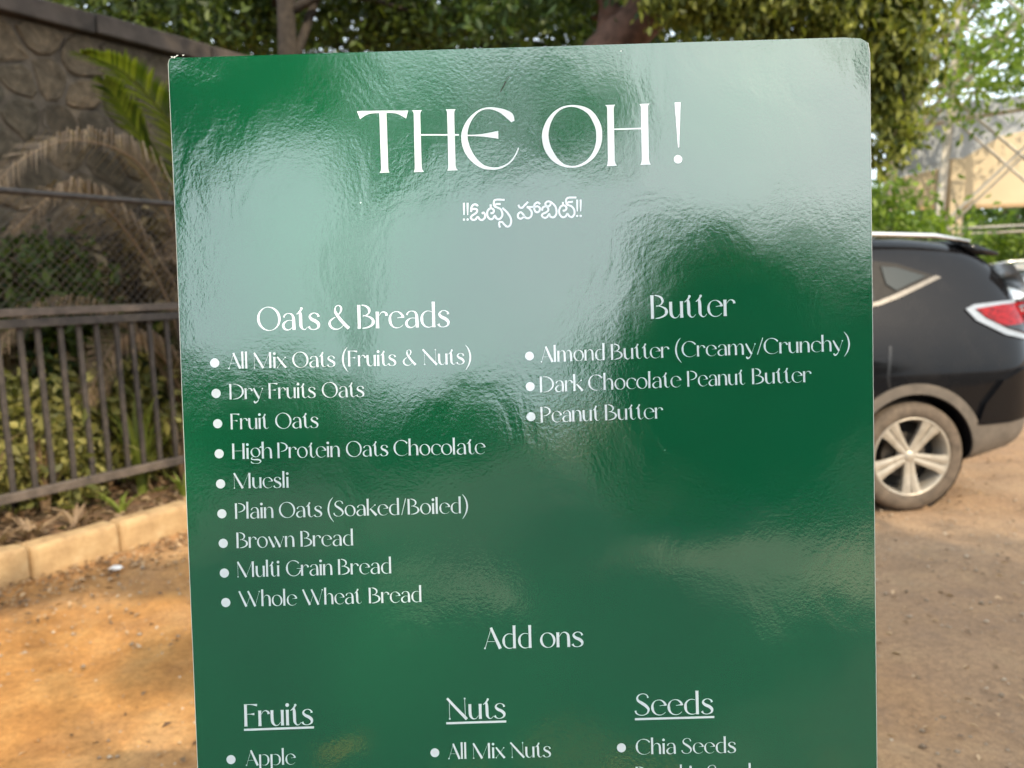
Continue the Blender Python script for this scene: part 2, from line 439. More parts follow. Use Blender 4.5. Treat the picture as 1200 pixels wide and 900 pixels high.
F = [(k, (k+1) % n, n+(k+1) % n, n+k) for k in range(n)]+[tuple(range(n)), tuple(range(2*n-1, n-1, -1))]
bput(meshobj('foam_core', V, F, M_FOAM, board))
A = Acc()     # frayed white edge where the film has lifted, along the left side and the top left corner
for k in range(0):
    z = -random.uniform(.0, 1.0)**1.3*BL*.6; A.add([(-.0004, -.0006, z), (.0005*random.random()+.0002, -.0004, z-.001), (-.0004, -.0003, z-.002-random.random()*.006)], [(0, 1, 2)])
for k in range(5):
    x = random.uniform(0, .014); z = -random.uniform(0, .002); A.add([(x, -.0006, z+.001), (x+.0025*random.random(), -.0008, z-.0014*random.random()), (x+.002, -.0002, z+.0014*random.random())], [(0, 1, 2)])
bput(A.obj('frayed_edge', M_FOAM, board, kind='stuff'))
A = Acc()     # small tears and dents in the film near the top edge
for (x, z, dx, dz, w) in ((.288, -.029, -.003, -.006, .0010), (.289, -.028, .002, .003, .0007), (.2845, -.035, -.001, -.003, .0008)):
    A.add([(x, -.0003, z), (x+w, -.00032, z), (x+dx+w, -.0003, z+dz), (x+dx, -.00032, z+dz)], [(0, 1, 2, 3)])
bput(A.obj('film_tear', M_BARK, board, kind='stuff'))
# rear strut and feet that hold it up
for sx in (.08, BW-.08):
    b0 = B_M @ Vector((sx, BT+.014, -.35)); V, F = tube([b0-Vector((0, .76, 0)), (b0.x, .62, 0.0)], .012, 8); meshobj('rear_strut', V, F, M_IRON, board)
b1 = B_M @ Vector((.08, 0, 0)); b2 = B_M @ Vector((BW-.08, 0, 0))
V, F = tube([(b1.x, .30, .55), (b2.x, .30, .55)], .009, 8); meshobj('cross_bar', V, F, M_IRON, board)

# ---- lettering. A stroke is a spline of (x, y, width); flat print on the film, each stroke a hair above the last
def ribbon(P, closed=False, n=5):
    S = spline(P, n, closed) if len(P) > 2 else np.array(P, float)
    N = len(S); L, R = [], []
    for i in range(N):
        a = S[(i-1) % N] if closed else S[max(i-1, 0)]; b = S[(i+1) % N] if closed else S[min(i+1, N-1)]
        t = b[:2]-a[:2]; t = t/(np.hypot(*t)+1e-9); nn = np.array([-t[1], t[0]]); w = max(S[i][2], 0)/2
        L.append(S[i][:2]+nn*w); R.append(S[i][:2]-nn*w)
    V = L+R; F = [(i, (i+1) % N, N+(i+1) % N, N+i) for i in range(N if closed else N-1)]
    return V, F
def disc(x, y, r, n=20): return [(x+r*cos(2*pi*k/n), y+r*sin(2*pi*k/n)) for k in range(n)], [tuple(range(n))]
T, h = .125, .026
def ell(cx, cy, rx, ry, a0, a1, ws):
    m = max(8, int(abs(a1-a0)/14)); out = []
    for i in range(m+1):
        t = i/m; a = radians(a0+(a1-a0)*t); k = t*(len(ws)-1); j = min(int(k), len(ws)-2); w = ws[j]+(ws[j+1]-ws[j])*(k-j)
        out.append((cx+(rx-w/2)*cos(a), cy+(ry-w/2)*sin(a), w))
    return out
def oval(cx, cy, rx, ry, wmax, wmin=.022):
    out = []
    for i in range(24):
        a = 2*pi*i/24; w = wmin+(wmax-wmin)*abs(cos(a-radians(12) if cos(a) > 0 else a-radians(12)))**1.6
        out.append((cx+(rx-w/2)*cos(a), cy+(ry-w/2)*sin(a), w))
    return out
def stem(x, y0=0, y1=1, w=T): return [(x+w/2, y0, w*1.12), (x+w/2, y0+.08, w), (x+w/2, (y0+y1)/2, w*.96), (x+w/2, y1-.08, w), (x+w/2, y1, w*1.12)]
X = .70
def G():
    g = {}
    # (strokes, advance, discs, closed strokes)
    def put(c, adv, strokes, discs=(), closed=()): g[c] = (adv, strokes, discs, closed)
    put('A', .78, [[(.33, 1.0, .11), (.52, .5, .13), (.72, 0, .14)], [(.34, .96, .03), (.2, .5, .022), (.06, .03, .03)], [(.14, .34, .02), (.3, .345, .02), (.5, .34, .02)]], [(.05, .03, .042)])
    put('B', .72, [stem(.02), ell(.2, .76, .34, .25, 92, -85, [.03, .075, .10, .05, .02]), ell(.22, .28, .48, .285, 88, -92, [.02, .07, .125, .07, .03])])
    put('C', .86, [ell(.48, .49, .46, .51, 38, 318, [.095, .05, .026, .07, T, .09, .04, .026, .018])])
    put('D', .88, [stem(.02), ell(.26, .5, .60, .505, 95, -95, [.026, .04, .085, .12, .085, .04, .026])])
    put('F', .58, [stem(.02), [(.10, .982, .03), (.3, .982, .032), (.42, .97, .055), (.56, .945, .11)], [(.14, .55, .022), (.28, .55, .028), (.44, .55, .10)]])
    put('G', .90, [ell(.48, .49, .46, .51, 42, 345, [.08, .045, .026, .06, T, .1, .05, .03, .05, .07]), [(.66, .47, .022), (.8, .47, .03), (.93, .44, .05)]])
    put('H', .74, [stem(.02), stem(.57), [(.12, .52, .028), (.6, .52, .028)]])
    put('M', 1.1, [[(.05, 1, .10), (.3, .5, .125), (.55, 0, .135)], stem(.90), [(.055, .94, .022), (.055, .02, .022)], [(.56, .06, .022), (.90, .93, .022)]], [(.055, .03, .042)])
    put('N', .88, [[(.03, 1, .10), (.42, .5, .12), (.83, 0, .13)], [(.12, .94, .022), (.12, .03, .022)], [(.76, .97, .024), (.77, .1, .022)]], [(.12, .035, .042), (.76, .965, .042)])
    put('O', .97, [], (), [oval(.48, .49, .47, .51, .105)])
    put('P', .66, [stem(.02), ell(.22, .71, .42, .295, 92, -92, [.03, .07, .115, .06, .02])])
    put('S', .62, [[(.53, .80, .07), (.49, .92, .045), (.36, .99, .03), (.20, .95, .04), (.11, .82, .07), (.14, .68, .10), (.30, .55, .125), (.45, .42, .125), (.54, .26, .095), (.48, .09, .05), (.32, .005, .03), (.15, .03, .04), (.05, .12, .06), (.03, .22, .075)]])
    put('W', 1.32, [[(.04, 1, .10), (.24, .5, .12), (.45, 0, .135)], [(.56, 1, .10), (.77, .5, .12), (.97, 0, .135)], [(.46, .06, .022), (.66, .62, .022)], [(.98, .06, .022), (1.22, .93, .022)]], [(1.23, .95, .042)])
    put('&', .90, [[(.30, .82, .07), (.33, .68, .11), (.52, .40, .125), (.72, .16, .13), (.86, .02, .14)], [(.30, .80, .07), (.33, .94, .035), (.44, 1.0, .03), (.54, .94, .06), (.56, .82, .08), (.50, .68, .05), (.38, .56, .03)], [(.30, .50, .03), (.12, .38, .06), (.06, .22, .095), (.16, .05, .08), (.36, -.01, .035), (.54, .06, .026), (.70, .24, .022)]])
    put('(', .36, [[(.34, 1.22, .03), (.17, .96, .07), (.08, .62, .095), (.08, .30, .10), (.17, -.04, .07), (.36, -.36, .03)]])
    put(')', .36, [[(.04, 1.22, .03), (.20, .96, .07), (.29, .62, .095), (.29, .30, .10), (.20, -.04, .07), (.02, -.36, .03)]])
    put('/', .34, [[(.02, -.02, .04), (.30, 1.04, .04)]])
    put('a', .60, [[(.10, .54, .07), (.16, .65, .045), (.28, X, .026), (.42, .66, .06), (.485, .52, .105), (.495, .3, T), (.50, 0, T)],
                   [(.44, .40, .022), (.26, .40, .03), (.12, .30, .075), (.075, .18, .10), (.13, .05, .085), (.26, .0, .04), (.38, .05, .026), (.45, .14, .022)]])
    put('c', .58, [ell(.34, .345, .32, .36, 35, 318, [.085, .045, .024, .065, .115, .08, .035, .024, .018])])
    put('d', .68, [stem(.49, 0, 1.08), ell(.34, .345, .31, .36, 62, 300, [.022, .03, .07, T, .08, .04, .022])])
    put('e', .64, [ell(.34, .345, .32, .36, 16, 322, [.10, .075, .03, .028, .075, .115, .08, .035, .024, .018]), [(.36, .42, .02), (.48, .44, .03), (.62, .455, .06)]])
    put('g', .62, [[(.50, .68, .02), (.58, .74, .05)], [(.14, .10, .03), (.08, .0, .06), (.2, -.06, .06), (.46, -.07, .085), (.58, -.17, .075), (.48, -.29, .035), (.26, -.31, .03), (.09, -.25, .06), (.07, -.15, .03)]], [(.60, .74, .05)], [oval(.31, .40, .27, .30, .10)])
    put('h', .62, [stem(.02, 0, 1.08), [(.14, .50, .022), (.24, .66, .026), (.36, X, .045), (.47, .62, .09), (.51, .45, .12), (.515, 0, T)]])
    put('i', .22, [stem(.04, 0, X)], [(.105, .915, .085)])
    put('k', .62, [stem(.02, 0, 1.08), [(.14, .34, .022), (.34, .52, .022), (.50, .69, .03)], [(.22, .44, .06), (.38, .24, .12), (.57, 0, .14)]], [(.5, .67, .04)])
    put('l', .22, [stem(.03, 0, 1.08)])
    put('m', .98, [stem(.02, 0, X), [(.14, .50, .022), (.24, .66, .026), (.34, X, .045), (.43, .62, .09), (.46, .45, .12), (.465, 0, T)],
                   [(.52, .50, .022), (.62, .66, .026), (.72, X, .045), (.81, .62, .09), (.845, .45, .12), (.85, 0, T)]])
    put('n', .62, [stem(.02, 0, X), [(.14, .50, .022), (.24, .66, .026), (.36, X, .045), (.47, .62, .09), (.51, .45, .12), (.515, 0, T)]])
    put('o', .66, [], (), [oval(.33, .345, .315, .36, .105)])
    put('p', .68, [stem(.03, -.36, X), ell(.34, .345, .31, .36, 118, -118, [.022, .04, .08, T, .07, .03, .022])])
    put('r', .50, [stem(.02, 0, X), [(.14, .52, .02), (.23, .65, .026), (.33, .69, .04), (.43, .62, .085), (.45, .53, .11)]])
    put('s', .54, [[(.45, .54, .10), (.41, .64, .055), (.28, X, .03), (.15, .65, .05), (.10, .54, .09), (.18, .43, .12), (.34, .34, .13), (.44, .22, .12), (.42, .08, .07), (.27, .0, .03), (.12, .03, .045), (.05, .13, .10)]])
    put('t', .44, [[(.22, .92, .05), (.19, .84, .075), (.11, .74, .05), (.02, .66, .03)], [(.15, .76, .09), (.17, .60, T), (.175, .3, T), (.185, .14, .11), (.26, .02, .05), (.36, .02, .026), (.44, .12, .02)]], [(.215, .90, .055)])
    put('u', .62, [[(.09, X, T), (.09, .3, T), (.12, .12, .11), (.22, .01, .05), (.34, .03, .026), (.44, .16, .022)], stem(.45, 0, X)])
    put('w', .98, [[(.05, X, .09), (.20, .35, .12), (.34, 0, .13)], [(.40, X, .09), (.56, .35, .12), (.70, 0, .13)], [(.36, .05, .022), (.48, .40, .022)], [(.71, .05, .022), (.91, .64, .022)]], [(.92, .66, .04)])
    put('x', .60, [[(.05, X, .09), (.28, .36, .12), (.54, 0, .13)], [(.05, .02, .022), (.50, .67, .022)]], [(.05, .025, .038), (.50, .665, .038)])
    put('y', .62, [[(.05, X, .09), (.20, .35, .12), (.36, .02, .12)], [(.56, .67, .022), (.36, .05, .03), (.26, -.16, .05), (.14, -.24, .10), (.06, -.18, .07)]], [(.56, .66, .042), (.08, -.17, .05)])
    return g
GL = G()
PIX = 900.0
B_INV = B_M.inverted()
def on_print(px, py):
    """where a mark measured on the photograph of the print lies on the film, in metres"""
    d = CAM_M.to_3x3() @ Vector(((px-600)/PIX, (450-py)/PIX, -1)); o = B_INV @ Vector((0, 0, CAM_H)); r = B_INV.to_3x3() @ d
    t = -o.y/r.y; p = o+r*t; return p.x, p.z
class Ink:
    def __init__(s): s.v, s.f, s.k = [], [], 0
    def add(s, V, F, conv=None):
        y = -.00020-.000004*(s.k % 30); s.k += 1; b = len(s.v)
        for p in V:
            q = conv(p[0], p[1]) if conv else p; s.v.append((q[0], y, q[1]))
        s.f += [tuple(b+i for i in f) for f in F]
    def obj(s, name, label=None):
        o = bput(meshobj(name, s.v, s.f, M_INK, board))
        if label: o['label'] = label
        return o
def word(ink, text, x0, x1, base, cap):
    """base: function px x -> baseline y; cap height in photo px"""
    adv = 0; pos = []
    for i, c in enumerate(text):
        pos.append(adv); adv += GL[c][0]
    last = GL[text[-1]][0]; nat = adv-.03
    sx = (x1-x0)/nat; hair = lambda w: w*(.6 if cap < 20 else .85) if w < .031 else w
    def conv(x, y):
        X_ = x0+x*sx; return on_print(X_-.030*y*cap*.9, base(X_)-y*cap)
    for c, a in zip(text, pos):
        _, st, ds, cl = GL[c]
        k = cap/sx
        for s_ in st:
            V, F = ribbon([(p[0], p[1]*k, hair(p[2])*(k*.5+.5)) for p in s_]); ink.add([(a+v[0], v[1]/k) for v in V], F, conv)
        for s_ in cl:
            V, F = ribbon([(p[0], p[1]*k, p[2]*k*.5+p[2]*.5) for p in s_], True); ink.add([(a+v[0], v[1]/k) for v in V], F, conv)
        for d in ds:
            V, F = disc(d[0], d[1]*k, d[2]*k, 14); ink.add([(a+v[0], v[1]/k) for v in V], F, conv)
def line(words, b0, b1, cap, name='menu_line'):
    ink = Ink(); base = lambda x: b0[1]+(b1[1]-b0[1])*(x-b0[0])/(b1[0]-b0[0])
    for w, x0, x1 in words: word(ink, w, x0, x1, base, cap)
    return ink.obj(name, 'white printed words "'+' '.join(w[0] for w in words)+'"')
def bullet(x, y, r):
    ink = Ink(); V, F = disc(x, y, r, 24); ink.add(V, F, on_print); ink.obj('bullet_dot')
def underline(x0, y0, x1, y1, w):
    ink = Ink(); ink.add([(x0, y0-w/2), (x1, y1-w/2), (x1, y1+w/2), (x0, y0+w/2)], [(0, 1, 2, 3)], on_print); ink.obj('heading_underline')
# name of the stall
def poly(ink, P, ox, oy, sc): ink.add(P, [tuple(range(len(P)))], lambda x, y: on_print(ox+x/sc, oy+y/sc))
def strk(ink, P, ox, oy, sc, closed=False): V, F = ribbon(P, closed, 6); ink.add(V, F, lambda x, y: on_print(ox+x/sc, oy+y/sc))
ti = Ink()
def tstem(ox, oy, sc, tl, tr, a, b, c, d, fl, fr):
    poly(ti, [tl, tr, (b[0]+(tr[0]-b[0])*.25, (tr[1]+b[1])/2-2), b, d, (d[0]+(fr[0]-d[0])*.35, (fr[1]+d[1])/2+6), fr, fl, (c[0]+(fl[0]-c[0])*.35, (fl[1]+c[1])/2+6), c, a, (a[0]+(tl[0]-a[0])*.25, (tl[1]+a[1])/2-2)], ox, oy, sc)
tstem(410, 110, 9, (306, 186), (388, 182), (312, 215), (386, 215), (331, 790), (405, 788), (315, 833), (418, 829))
strk(ti, [(92, 226, 88), (130, 212, 66), (180, 200, 38), (240, 193, 26), (345, 190, 24), (440, 189, 24), (500, 194, 32), (545, 203, 52), (604, 218, 86)], 410, 110, 9)
tstem(410, 110, 9, (655, 175), (762, 172), (674, 210), (742, 210), (686, 780), (757, 778), (675, 826), (780, 821))
strk(ti, [(742, 433, 15), (1150, 433, 15)], 410, 110, 9)
tstem(520, 110, 9, (20, 165), (126, 162), (36, 200), (110, 200), (51, 765), (124, 763), (38, 809), (148, 805))
strk(ti, [(728, 292, 36), (700, 240, 74), (655, 205, 66), (590, 174, 42), (500, 153, 22), (420, 160, 17), (350, 195, 21), (290, 255, 34), (245, 330, 50), (221, 410, 62), (221, 490, 69), (245, 580, 72), (290, 660, 66), (350, 725, 52), (420, 770, 38), (500, 787, 26), (580, 783, 20), (660, 750, 16), (720, 700, 14), (760, 640, 13), (790, 570, 12)], 520, 110, 9)
strk(ti, [(250, 439, 13), (330, 439, 16), (420, 437, 30), (500, 435, 56), (575, 433, 80)], 520, 110, 9)
strk(ti, [(375, 130, 17), (290, 155, 21), (215, 215, 34), (160, 300, 52), (129, 400, 66), (128, 480, 70), (150, 570, 72), (195, 650, 66), (250, 710, 48), (320, 755, 28), (400, 769, 18), (480, 760, 20), (560, 720, 28), (620, 665, 38), (665, 590, 50), (690, 510, 58), (695, 430, 62), (685, 350, 64), (650, 270, 62), (600, 200, 52), (530, 155, 38), (450, 132, 22)], 625, 110, 9, True)
tstem(700, 110, 9, (82, 120), (190, 115), (104, 152), (172, 150), (112, 705), (182, 703), (100, 762), (206, 757))
strk(ti, [(170, 374, 15), (470, 366, 15)], 700, 110, 9)
tstem(700, 110, 9, (442, 108), (548, 104), (460, 140), (532, 138), (470, 693), (542, 690), (454, 749), (562, 744))
poly(ti, [(815, 92), (877, 90), (862, 566), (850, 566)], 700, 110, 9)
V, F = disc(850, 690, 44, 28); ti.add(V, F, lambda x, y: on_print(700+x/9, 110+y/9))
ti.obj('title_lettering', 'large white printed title "THE OH !"')
te = Ink(); TW = 33
def tz(P, ox, oy, sc, w): strk(te, [(x, y, w) for x, y in P], ox, oy, sc)
for x in (130, 194):
    strk(te, [(x, 192, 34), (x+1, 300, 28), (x+2, 405, 18)], 535, 225, 15); V, F = disc(x+1, 485, 20); te.add(V, F, lambda a, b: on_print(535+a/15, 225+b/15))
for P in ([(257, 350), (262, 275), (296, 226), (345, 222), (376, 250)],
          [(258, 315), (300, 298), (350, 305), (362, 340), (335, 378), (275, 415), (252, 455), (278, 488), (330, 484), (375, 438), (408, 482), (455, 490), (498, 452), (500, 395), (473, 362), (445, 385)],
          [(601, 218), (601, 285)],
          [(598, 376), (643, 366), (654, 322), (618, 288), (568, 303), (540, 360), (547, 430), (590, 478), (640, 468), (672, 418), (702, 464), (750, 478), (795, 440), (806, 380), (780, 312), (720, 275), (670, 255), (655, 205), (664, 152), (705, 136), (780, 136), (845, 140)],
          [(668, 238), (705, 215), (775, 212)],
          [(805, 280), (880, 350), (945, 440), (960, 520), (940, 588), (890, 610), (840, 572), (800, 530), (758, 530), (749, 575), (766, 625)]): tz(P, 535, 225, 15, TW)
for P in ([(100, 200), (118, 240), (160, 246), (200, 205), (252, 155)],
          [(232, 236), (275, 262), (308, 320), (298, 380), (250, 412), (205, 395), (170, 345), (132, 318), (95, 350), (98, 400), (138, 418), (175, 395), (190, 370)],
          [(230, 236), (290, 236), (350, 234), (402, 226), (434, 250), (430, 292), (396, 318), (360, 300), (345, 250), (355, 192), (400, 164), (440, 192)],
          [(468, 292), (480, 246), (520, 226), (560, 246), (565, 290), (530, 320), (477, 345), (470, 380), (510, 405), (550, 390), (580, 345), (600, 385), (650, 396), (690, 350), (694, 280), (665, 210), (604, 157), (548, 152), (520, 190), (550, 225), (590, 215), (604, 178)],
          [(795, 158), (795, 212)],
          [(792, 296), (838, 282), (850, 242), (815, 210), (765, 225), (738, 280), (745, 350), (790, 394), (838, 380), (866, 340), (895, 380), (940, 390), (974, 345), (970, 280), (930, 225), (864, 200), (845, 160), (850, 112), (885, 90), (945, 88), (1005, 88)],
          [(852, 178), (890, 160), (950, 155)]): tz(P, 600, 225, 13.33, TW*.89)
for x in (1018, 1072):
    strk(te, [(x, 120, 30), (x, 220, 24), (x, 305, 16)], 600, 225, 13.33); V, F = disc(x, 374, 17); te.add(V, F, lambda a, b: on_print(600+a/13.33, 225+b/13.33))
te.obj('subtitle_lettering', 'small white Telugu line under the title')
line([('Oats', 301.4, 375.6), ('&', 384.8, 409.2), ('Breads', 418.7, 527.5)], (301, 387.4), (528, 383), 27.6, 'menu_heading')
line([('All', 267.5, 290.7), ('Mix', 297.3, 336), ('Oats', 342.7, 393.3), ('(Fruits', 400.7, 464.7), ('&', 472, 487.3), ('Nuts)', 495.3, 552)], (268, 432.2), (552, 426.6), 18.3)
line([('Dry', 268.7, 308.5), ('Fruits', 314.7, 370.4), ('Oats', 377.3, 427.3)], (268, 468), (427, 465), 18)
line([('Fruit', 270.2, 314.6), ('Oats', 322.6, 373.6)], (270, 503.2), (374, 501.2), 18.3)
line([('High', 271.9, 319.4), ('Protein', 325, 398.7), ('Oats', 405.5, 455.3), ('Chocolate', 461, 568.6)], (272, 538), (568, 531.8), 18.2)
line([('Muesli', 273.8, 338.8)], (273, 572.4), (339, 571.4), 18)
line([('Plain', 275.3, 320.9), ('Oats', 327, 378), ('(Soaked', 383.7, 468.7), ('/', 470.5, 476), ('Boiled)', 477.5, 548.3)], (275, 608), (548, 601.2), 18.2)
line([('Brown', 277, 345.5), ('Bread', 352, 414.6)], (277, 642.3), (415, 639), 18.2)
line([('Multi', 278, 328), ('Grain', 335, 390), ('Bread', 396, 459.3)], (278, 676.5), (459, 671.8), 18.2)
line([('Whole', 280, 348), ('Wheat', 354.7, 423.3), ('Bread', 432, 494.7)], (280, 711), (495, 705.2), 18.2)
line([('Butter', 762.2, 861.4)], (762, 373.7), (861, 370), 27.4, 'menu_heading')
line([('Almond', 633.5, 709.3), ('Butter', 715.6, 784), ('(Creamy', 790.8, 885.6), ('/', 887, 894.5), ('Crunchy)', 894.5, 995.7)], (634, 424.6), (996, 411), 18.3)
line([('Dark', 632.5, 683.3), ('Chocolate', 689, 798), ('Peanut', 805, 872.6), ('Butter', 880.9, 950.5)], (632, 459.8), (950, 447.6), 18.3)
line([('Peanut', 633.3, 702.5), ('Butter', 708.7, 776.7)], (633, 495.2), (777, 490.2), 18.3)
line([('Add', 567, 624), ('ons', 632.6, 684.3)], (567, 760.5), (684, 757.6), 24.8, 'menu_heading')
line([('Fruits', 286, 367.5)], (286, 851.3), (367, 849), 26, 'menu_heading')
line([('Nuts', 523.7, 592.9)], (524, 843.2), (593, 841.5), 25, 'menu_heading')
line([('Seeds', 744, 836.4)], (744, 838.4), (836, 836.4), 25.5, 'menu_heading')
underline(286, 855.2, 368, 852.2, 2.5); underline(523, 847.5, 593.3, 845.3, 2.5); underline(744, 842.7, 837, 840.1, 2.5)
line([('Apple', 288, 346.3)], (288, 897.2), (346, 895.6), 18)
line([('All', 525.3, 547.3), ('Mix', 554, 592), ('Nuts', 598, 646)], (525, 889.5), (646, 886.9), 18)
line([('Chia', 744.7, 792.3), ('Seeds', 798.7, 862.8)], (745, 884), (863, 881.9), 18)
line([('Pumpkin', 745, 822), ('Seeds', 828, 892)], (745, 916.6), (892, 913), 18)
for x, y, r in [(251.7, 425.4, 5.4), (253.3, 461, 5.4), (255.2, 496.5, 5.4), (256.9, 531.7, 5.4), (258.6, 567, 5.4), (260.1, 602, 5.4), (261.7, 636.7, 5.4), (263, 671.5, 5.4), (264.7, 706, 5.4),
                (620.5, 417.2, 5.1), (621.3, 453, 5.2), (622.2, 488.3, 5.2), (270.8, 890, 5.3), (509.6, 882, 5.2), (728.2, 876.2, 5.3), (729.2, 909, 5.3)]: bullet(x, y, r)

# ------------------------------------------------------------------ car
def top_z(x): return float(np.interp(x, [-.90, -.87, -.85, -.80, -.72, -.63, -.5, -.3, 0, .6, 1.1, 1.55, 2.2, 2.4, 2.8, 3.15, 3.35, 3.45], [.80, 1.02, 1.20, 1.34, 1.48, 1.585, 1.65, 1.695, 1.715, 1.725, 1.70, 1.60, 1.16, 1.08, 1.02, .93, .80, .62]))
def half_w(x): return float(np.interp(x, [-.90, -.87, -.8, -.68, -.5, -.3, 0, .5, 2.2, 2.8, 3.15, 3.35, 3.45], [.60, .70, .80, .855, .885, .895, .90, .895, .895, .88, .80, .66, .50]))
def bot_z(x): return float(np.interp(x, [-.90, -.8, -.6, -.3, 3.0, 3.3, 3.45], [.44, .36, .30, .24, .24, .28, .34]))
def make_car(label, paintm, loc, rz, group):
    car = empty('parked_car', loc, rz, label=label, cat='car', group=group)
    xs = [-.90, -.875, -.84, -.78, -.68, -.55, -.38, -.15, .15, .5, .95, 1.35, 1.7, 2.0, 2.25, 2.45, 2.75, 3.05, 3.25, 3.38, 3.45]
    V, F = [], []; R = 15
    for x in xs:
        hw, tz_, bz = half_w(x), top_z(x), bot_z(x); belt = min(1.06+.03*(x < .3), tz_-.02)
        up = tz_-belt; gw = hw-.055-min(up, .6)*.40
        half = [(0, bz), (hw-.16, bz), (hw-.03, bz+.05), (hw, bz+.20), (hw-.005, .72), (hw+.0, .88 if belt > .9 else belt*.85), (hw-.045, belt)]
        half += [(hw-.06-(hw-.06-gw)*.5, belt+up*.5), (gw, tz_-min(.05, up*.3)), (gw-.10, tz_-.01*(up > .1)), (0, tz_+.012*(up > .1))]
        half = [(min(y, hw), min(z, tz_+.012)) for y, z in half]
        ring = half+[(-y, z) for y, z in half[-2:0:-1]]; V += [(x, y, z) for y, z in ring]; R = len(ring)
    for i in range(len(xs)-1):
        for k in range(R): k2 = (k+1) % R; F.append((i*R+k, i*R+k2, (i+1)*R+k2, (i+1)*R+k))
    F.append(tuple(range(R))[::-1]); F.append(tuple((len(xs)-1)*R+k for k in range(R)))
    tmp = meshobj('body', V, F, paintm); md = tmp.modifiers.new('s', 'SUBSURF'); md.levels = 2; md.render_levels = 2
    cutters = []
    for cx in (0, 2.58):
        V, F = tube([(cx, -1.2, .345), (cx, 1.2, .345)], .385, 40); c = meshobj('c', V, F, None); cutters.append(c)
        b = tmp.modifiers.new('b', 'BOOLEAN'); b.operation = 'DIFFERENCE'; b.object = c; b.solver = 'EXACT'
    dg = bpy.context.evaluated_depsgraph_get(); dg.update()
    me = bpy.data.meshes.new_from_object(tmp.evaluated_get(dg), depsgraph=dg)
    for o in [tmp]+cutters: bpy.data.objects.remove(o)
    me.materials.clear(); me.materials.append(paintm); me.polygons.foreach_set('use_smooth', [True]*len(me.polygons)); me.name = 'body'
    try: me.set_sharp_from_angle(angle=radians(40))
    except Exception: pass
    body = bpy.data.objects.new('body', me); link(body, car)
    bm = bmesh.new(); bm.from_mesh(me); bvh = BVHTree.FromBMesh(bm); bm.free()
    V, F = tube([(-.72, 0, .6), (3.2, 0, .6)], [.5, .5], 12)
    bm = bmesh.new(); add_box(bm, -.6, 3.1, -.66, .66, .28, .85); bmobj('underbody', bm, M_UNDER, car)
    def patch(name, poly, off, mat, side=1, sub=.025, parent=None, axis='y'):
        """panel cut to an outline in side view and laid on the body's skin, with a folded-back rim"""
        P = np.array(poly, float); pts = []; n = len(P)
        for i in range(n):
            a, b = P[i], P[(i+1) % n]; m = max(1, int(np.hypot(*(b-a))/sub))
            pts += [tuple(a+(b-a)*k/m) for k in range(m)]
        nb = len(pts); edges = [(i, (i+1) % nb) for i in range(nb)]; pp = list(pts)
        def inside(x, y):
            c = False
            for i in range(n):
                (ax, ay), (bx, by) = P[i], P[(i+1) % n]
                if (ay > y) != (by > y) and x < (bx-ax)*(y-ay)/(by-ay)+ax: c = not c
            return c
        for gx in np.arange(P[:, 0].min(), P[:, 0].max(), sub):
            for gy in np.arange(P[:, 1].min(), P[:, 1].max(), sub):
                if inside(gx, gy): pp.append((gx, gy))
        r = delaunay_2d_cdt([Vector(p) for p in pp], edges, [], 1, 1e-5)
        vs, fs = r[0], r[2]; V = []
        for p in vs:
            hit = bvh.ray_cast(Vector((p.x, 2*side, p.y)), Vector((0, -side, 0)))
            y = hit[0].y if hit[0] is not None and hit[0].y*side > .3 else .70*side
            V.append((p.x, y+off*side, p.y))
        m = len(V); V += list(V)+[(a, b-(off+.012)*side, c) for a, b, c in V]
        F = [tuple(f) for f in fs]
        cnt = {}
        for f in fs:
            for a, b in zip(f, f[1:]+f[:1]) if isinstance(f, list) else zip(f, tuple(f[1:])+tuple(f[:1])): cnt[(a, b)] = 1
        rim = [(a, b) for (a, b) in cnt if (b, a) not in cnt]
        F += [(b+m, a+m, a+2*m, b+2*m) for a, b in rim]
        o = meshobj(name, V, F, mat, parent or car)
        o.data.polygons.foreach_set('use_smooth', [i_ < len(fs) for i_ in range(len(o.data.polygons))]); return o
    for sd in (1, -1):
        # quarter window, doors' windows, their surrounds
        patch('window_trim', [(-.225, 1.440), (.02, 1.525), (.42, 1.575), (1.15, 1.555), (1.62, 1.34), (2.02, 1.105), (1.9, 1.095), (.6, 1.225), (.19, 1.285), (.08, 1.325)], .002, M_SURR, sd)
        q = patch('quarter_window', [(-.15, 1.442), (.03, 1.500), (.125, 1.508), (.115, 1.40), (.06, 1.360)], .010, M_GLASS, sd, .02)
        patch('trim_strip', [(-.250, 1.432), (-.215, 1.445), (.08, 1.335), (.20, 1.295), (.6, 1.238), (1.92, 1.108), (1.9, 1.088), (.6, 1.215), (.19, 1.272), (.06, 1.312)], .014, M_TRIM, sd, .02)
        patch('door_window', [(.20, 1.515), (.42, 1.540), (.86, 1.535), (.86, 1.225), (.60, 1.252), (.21, 1.308)], .006, M_GLASS, sd)
        patch('door_window', [(.95, 1.53), (1.15, 1.52), (1.58, 1.31), (1.80, 1.160), (1.75, 1.13), (.95, 1.210)], .006, M_GLASS, sd)
        # arch cladding
        for cx in (0, 2.58):
            o_ = [(cx+.455*cos(a), .345+.455*sin(a)) for a in np.linspace(radians(-8), radians(188), 30)]
            i_ = [(cx+.392*cos(a), .345+.392*sin(a)) for a in np.linspace(radians(188), radians(-8), 30)]
            patch('arch_cladding', o_+i_, .014, M_PLASTIC, sd)
        patch('sill_cladding', [(.44, .46), (2.13, .46), (2.13, .30), (.44, .30)], .012, M_PLASTIC, sd)
        patch('bumper_cladding', [(-.40, .53), (-.62, .535), (-.86, .56), (-.84, .40), (-.70, .37), (-.42, .34)], .010, M_PLASTIC, sd)
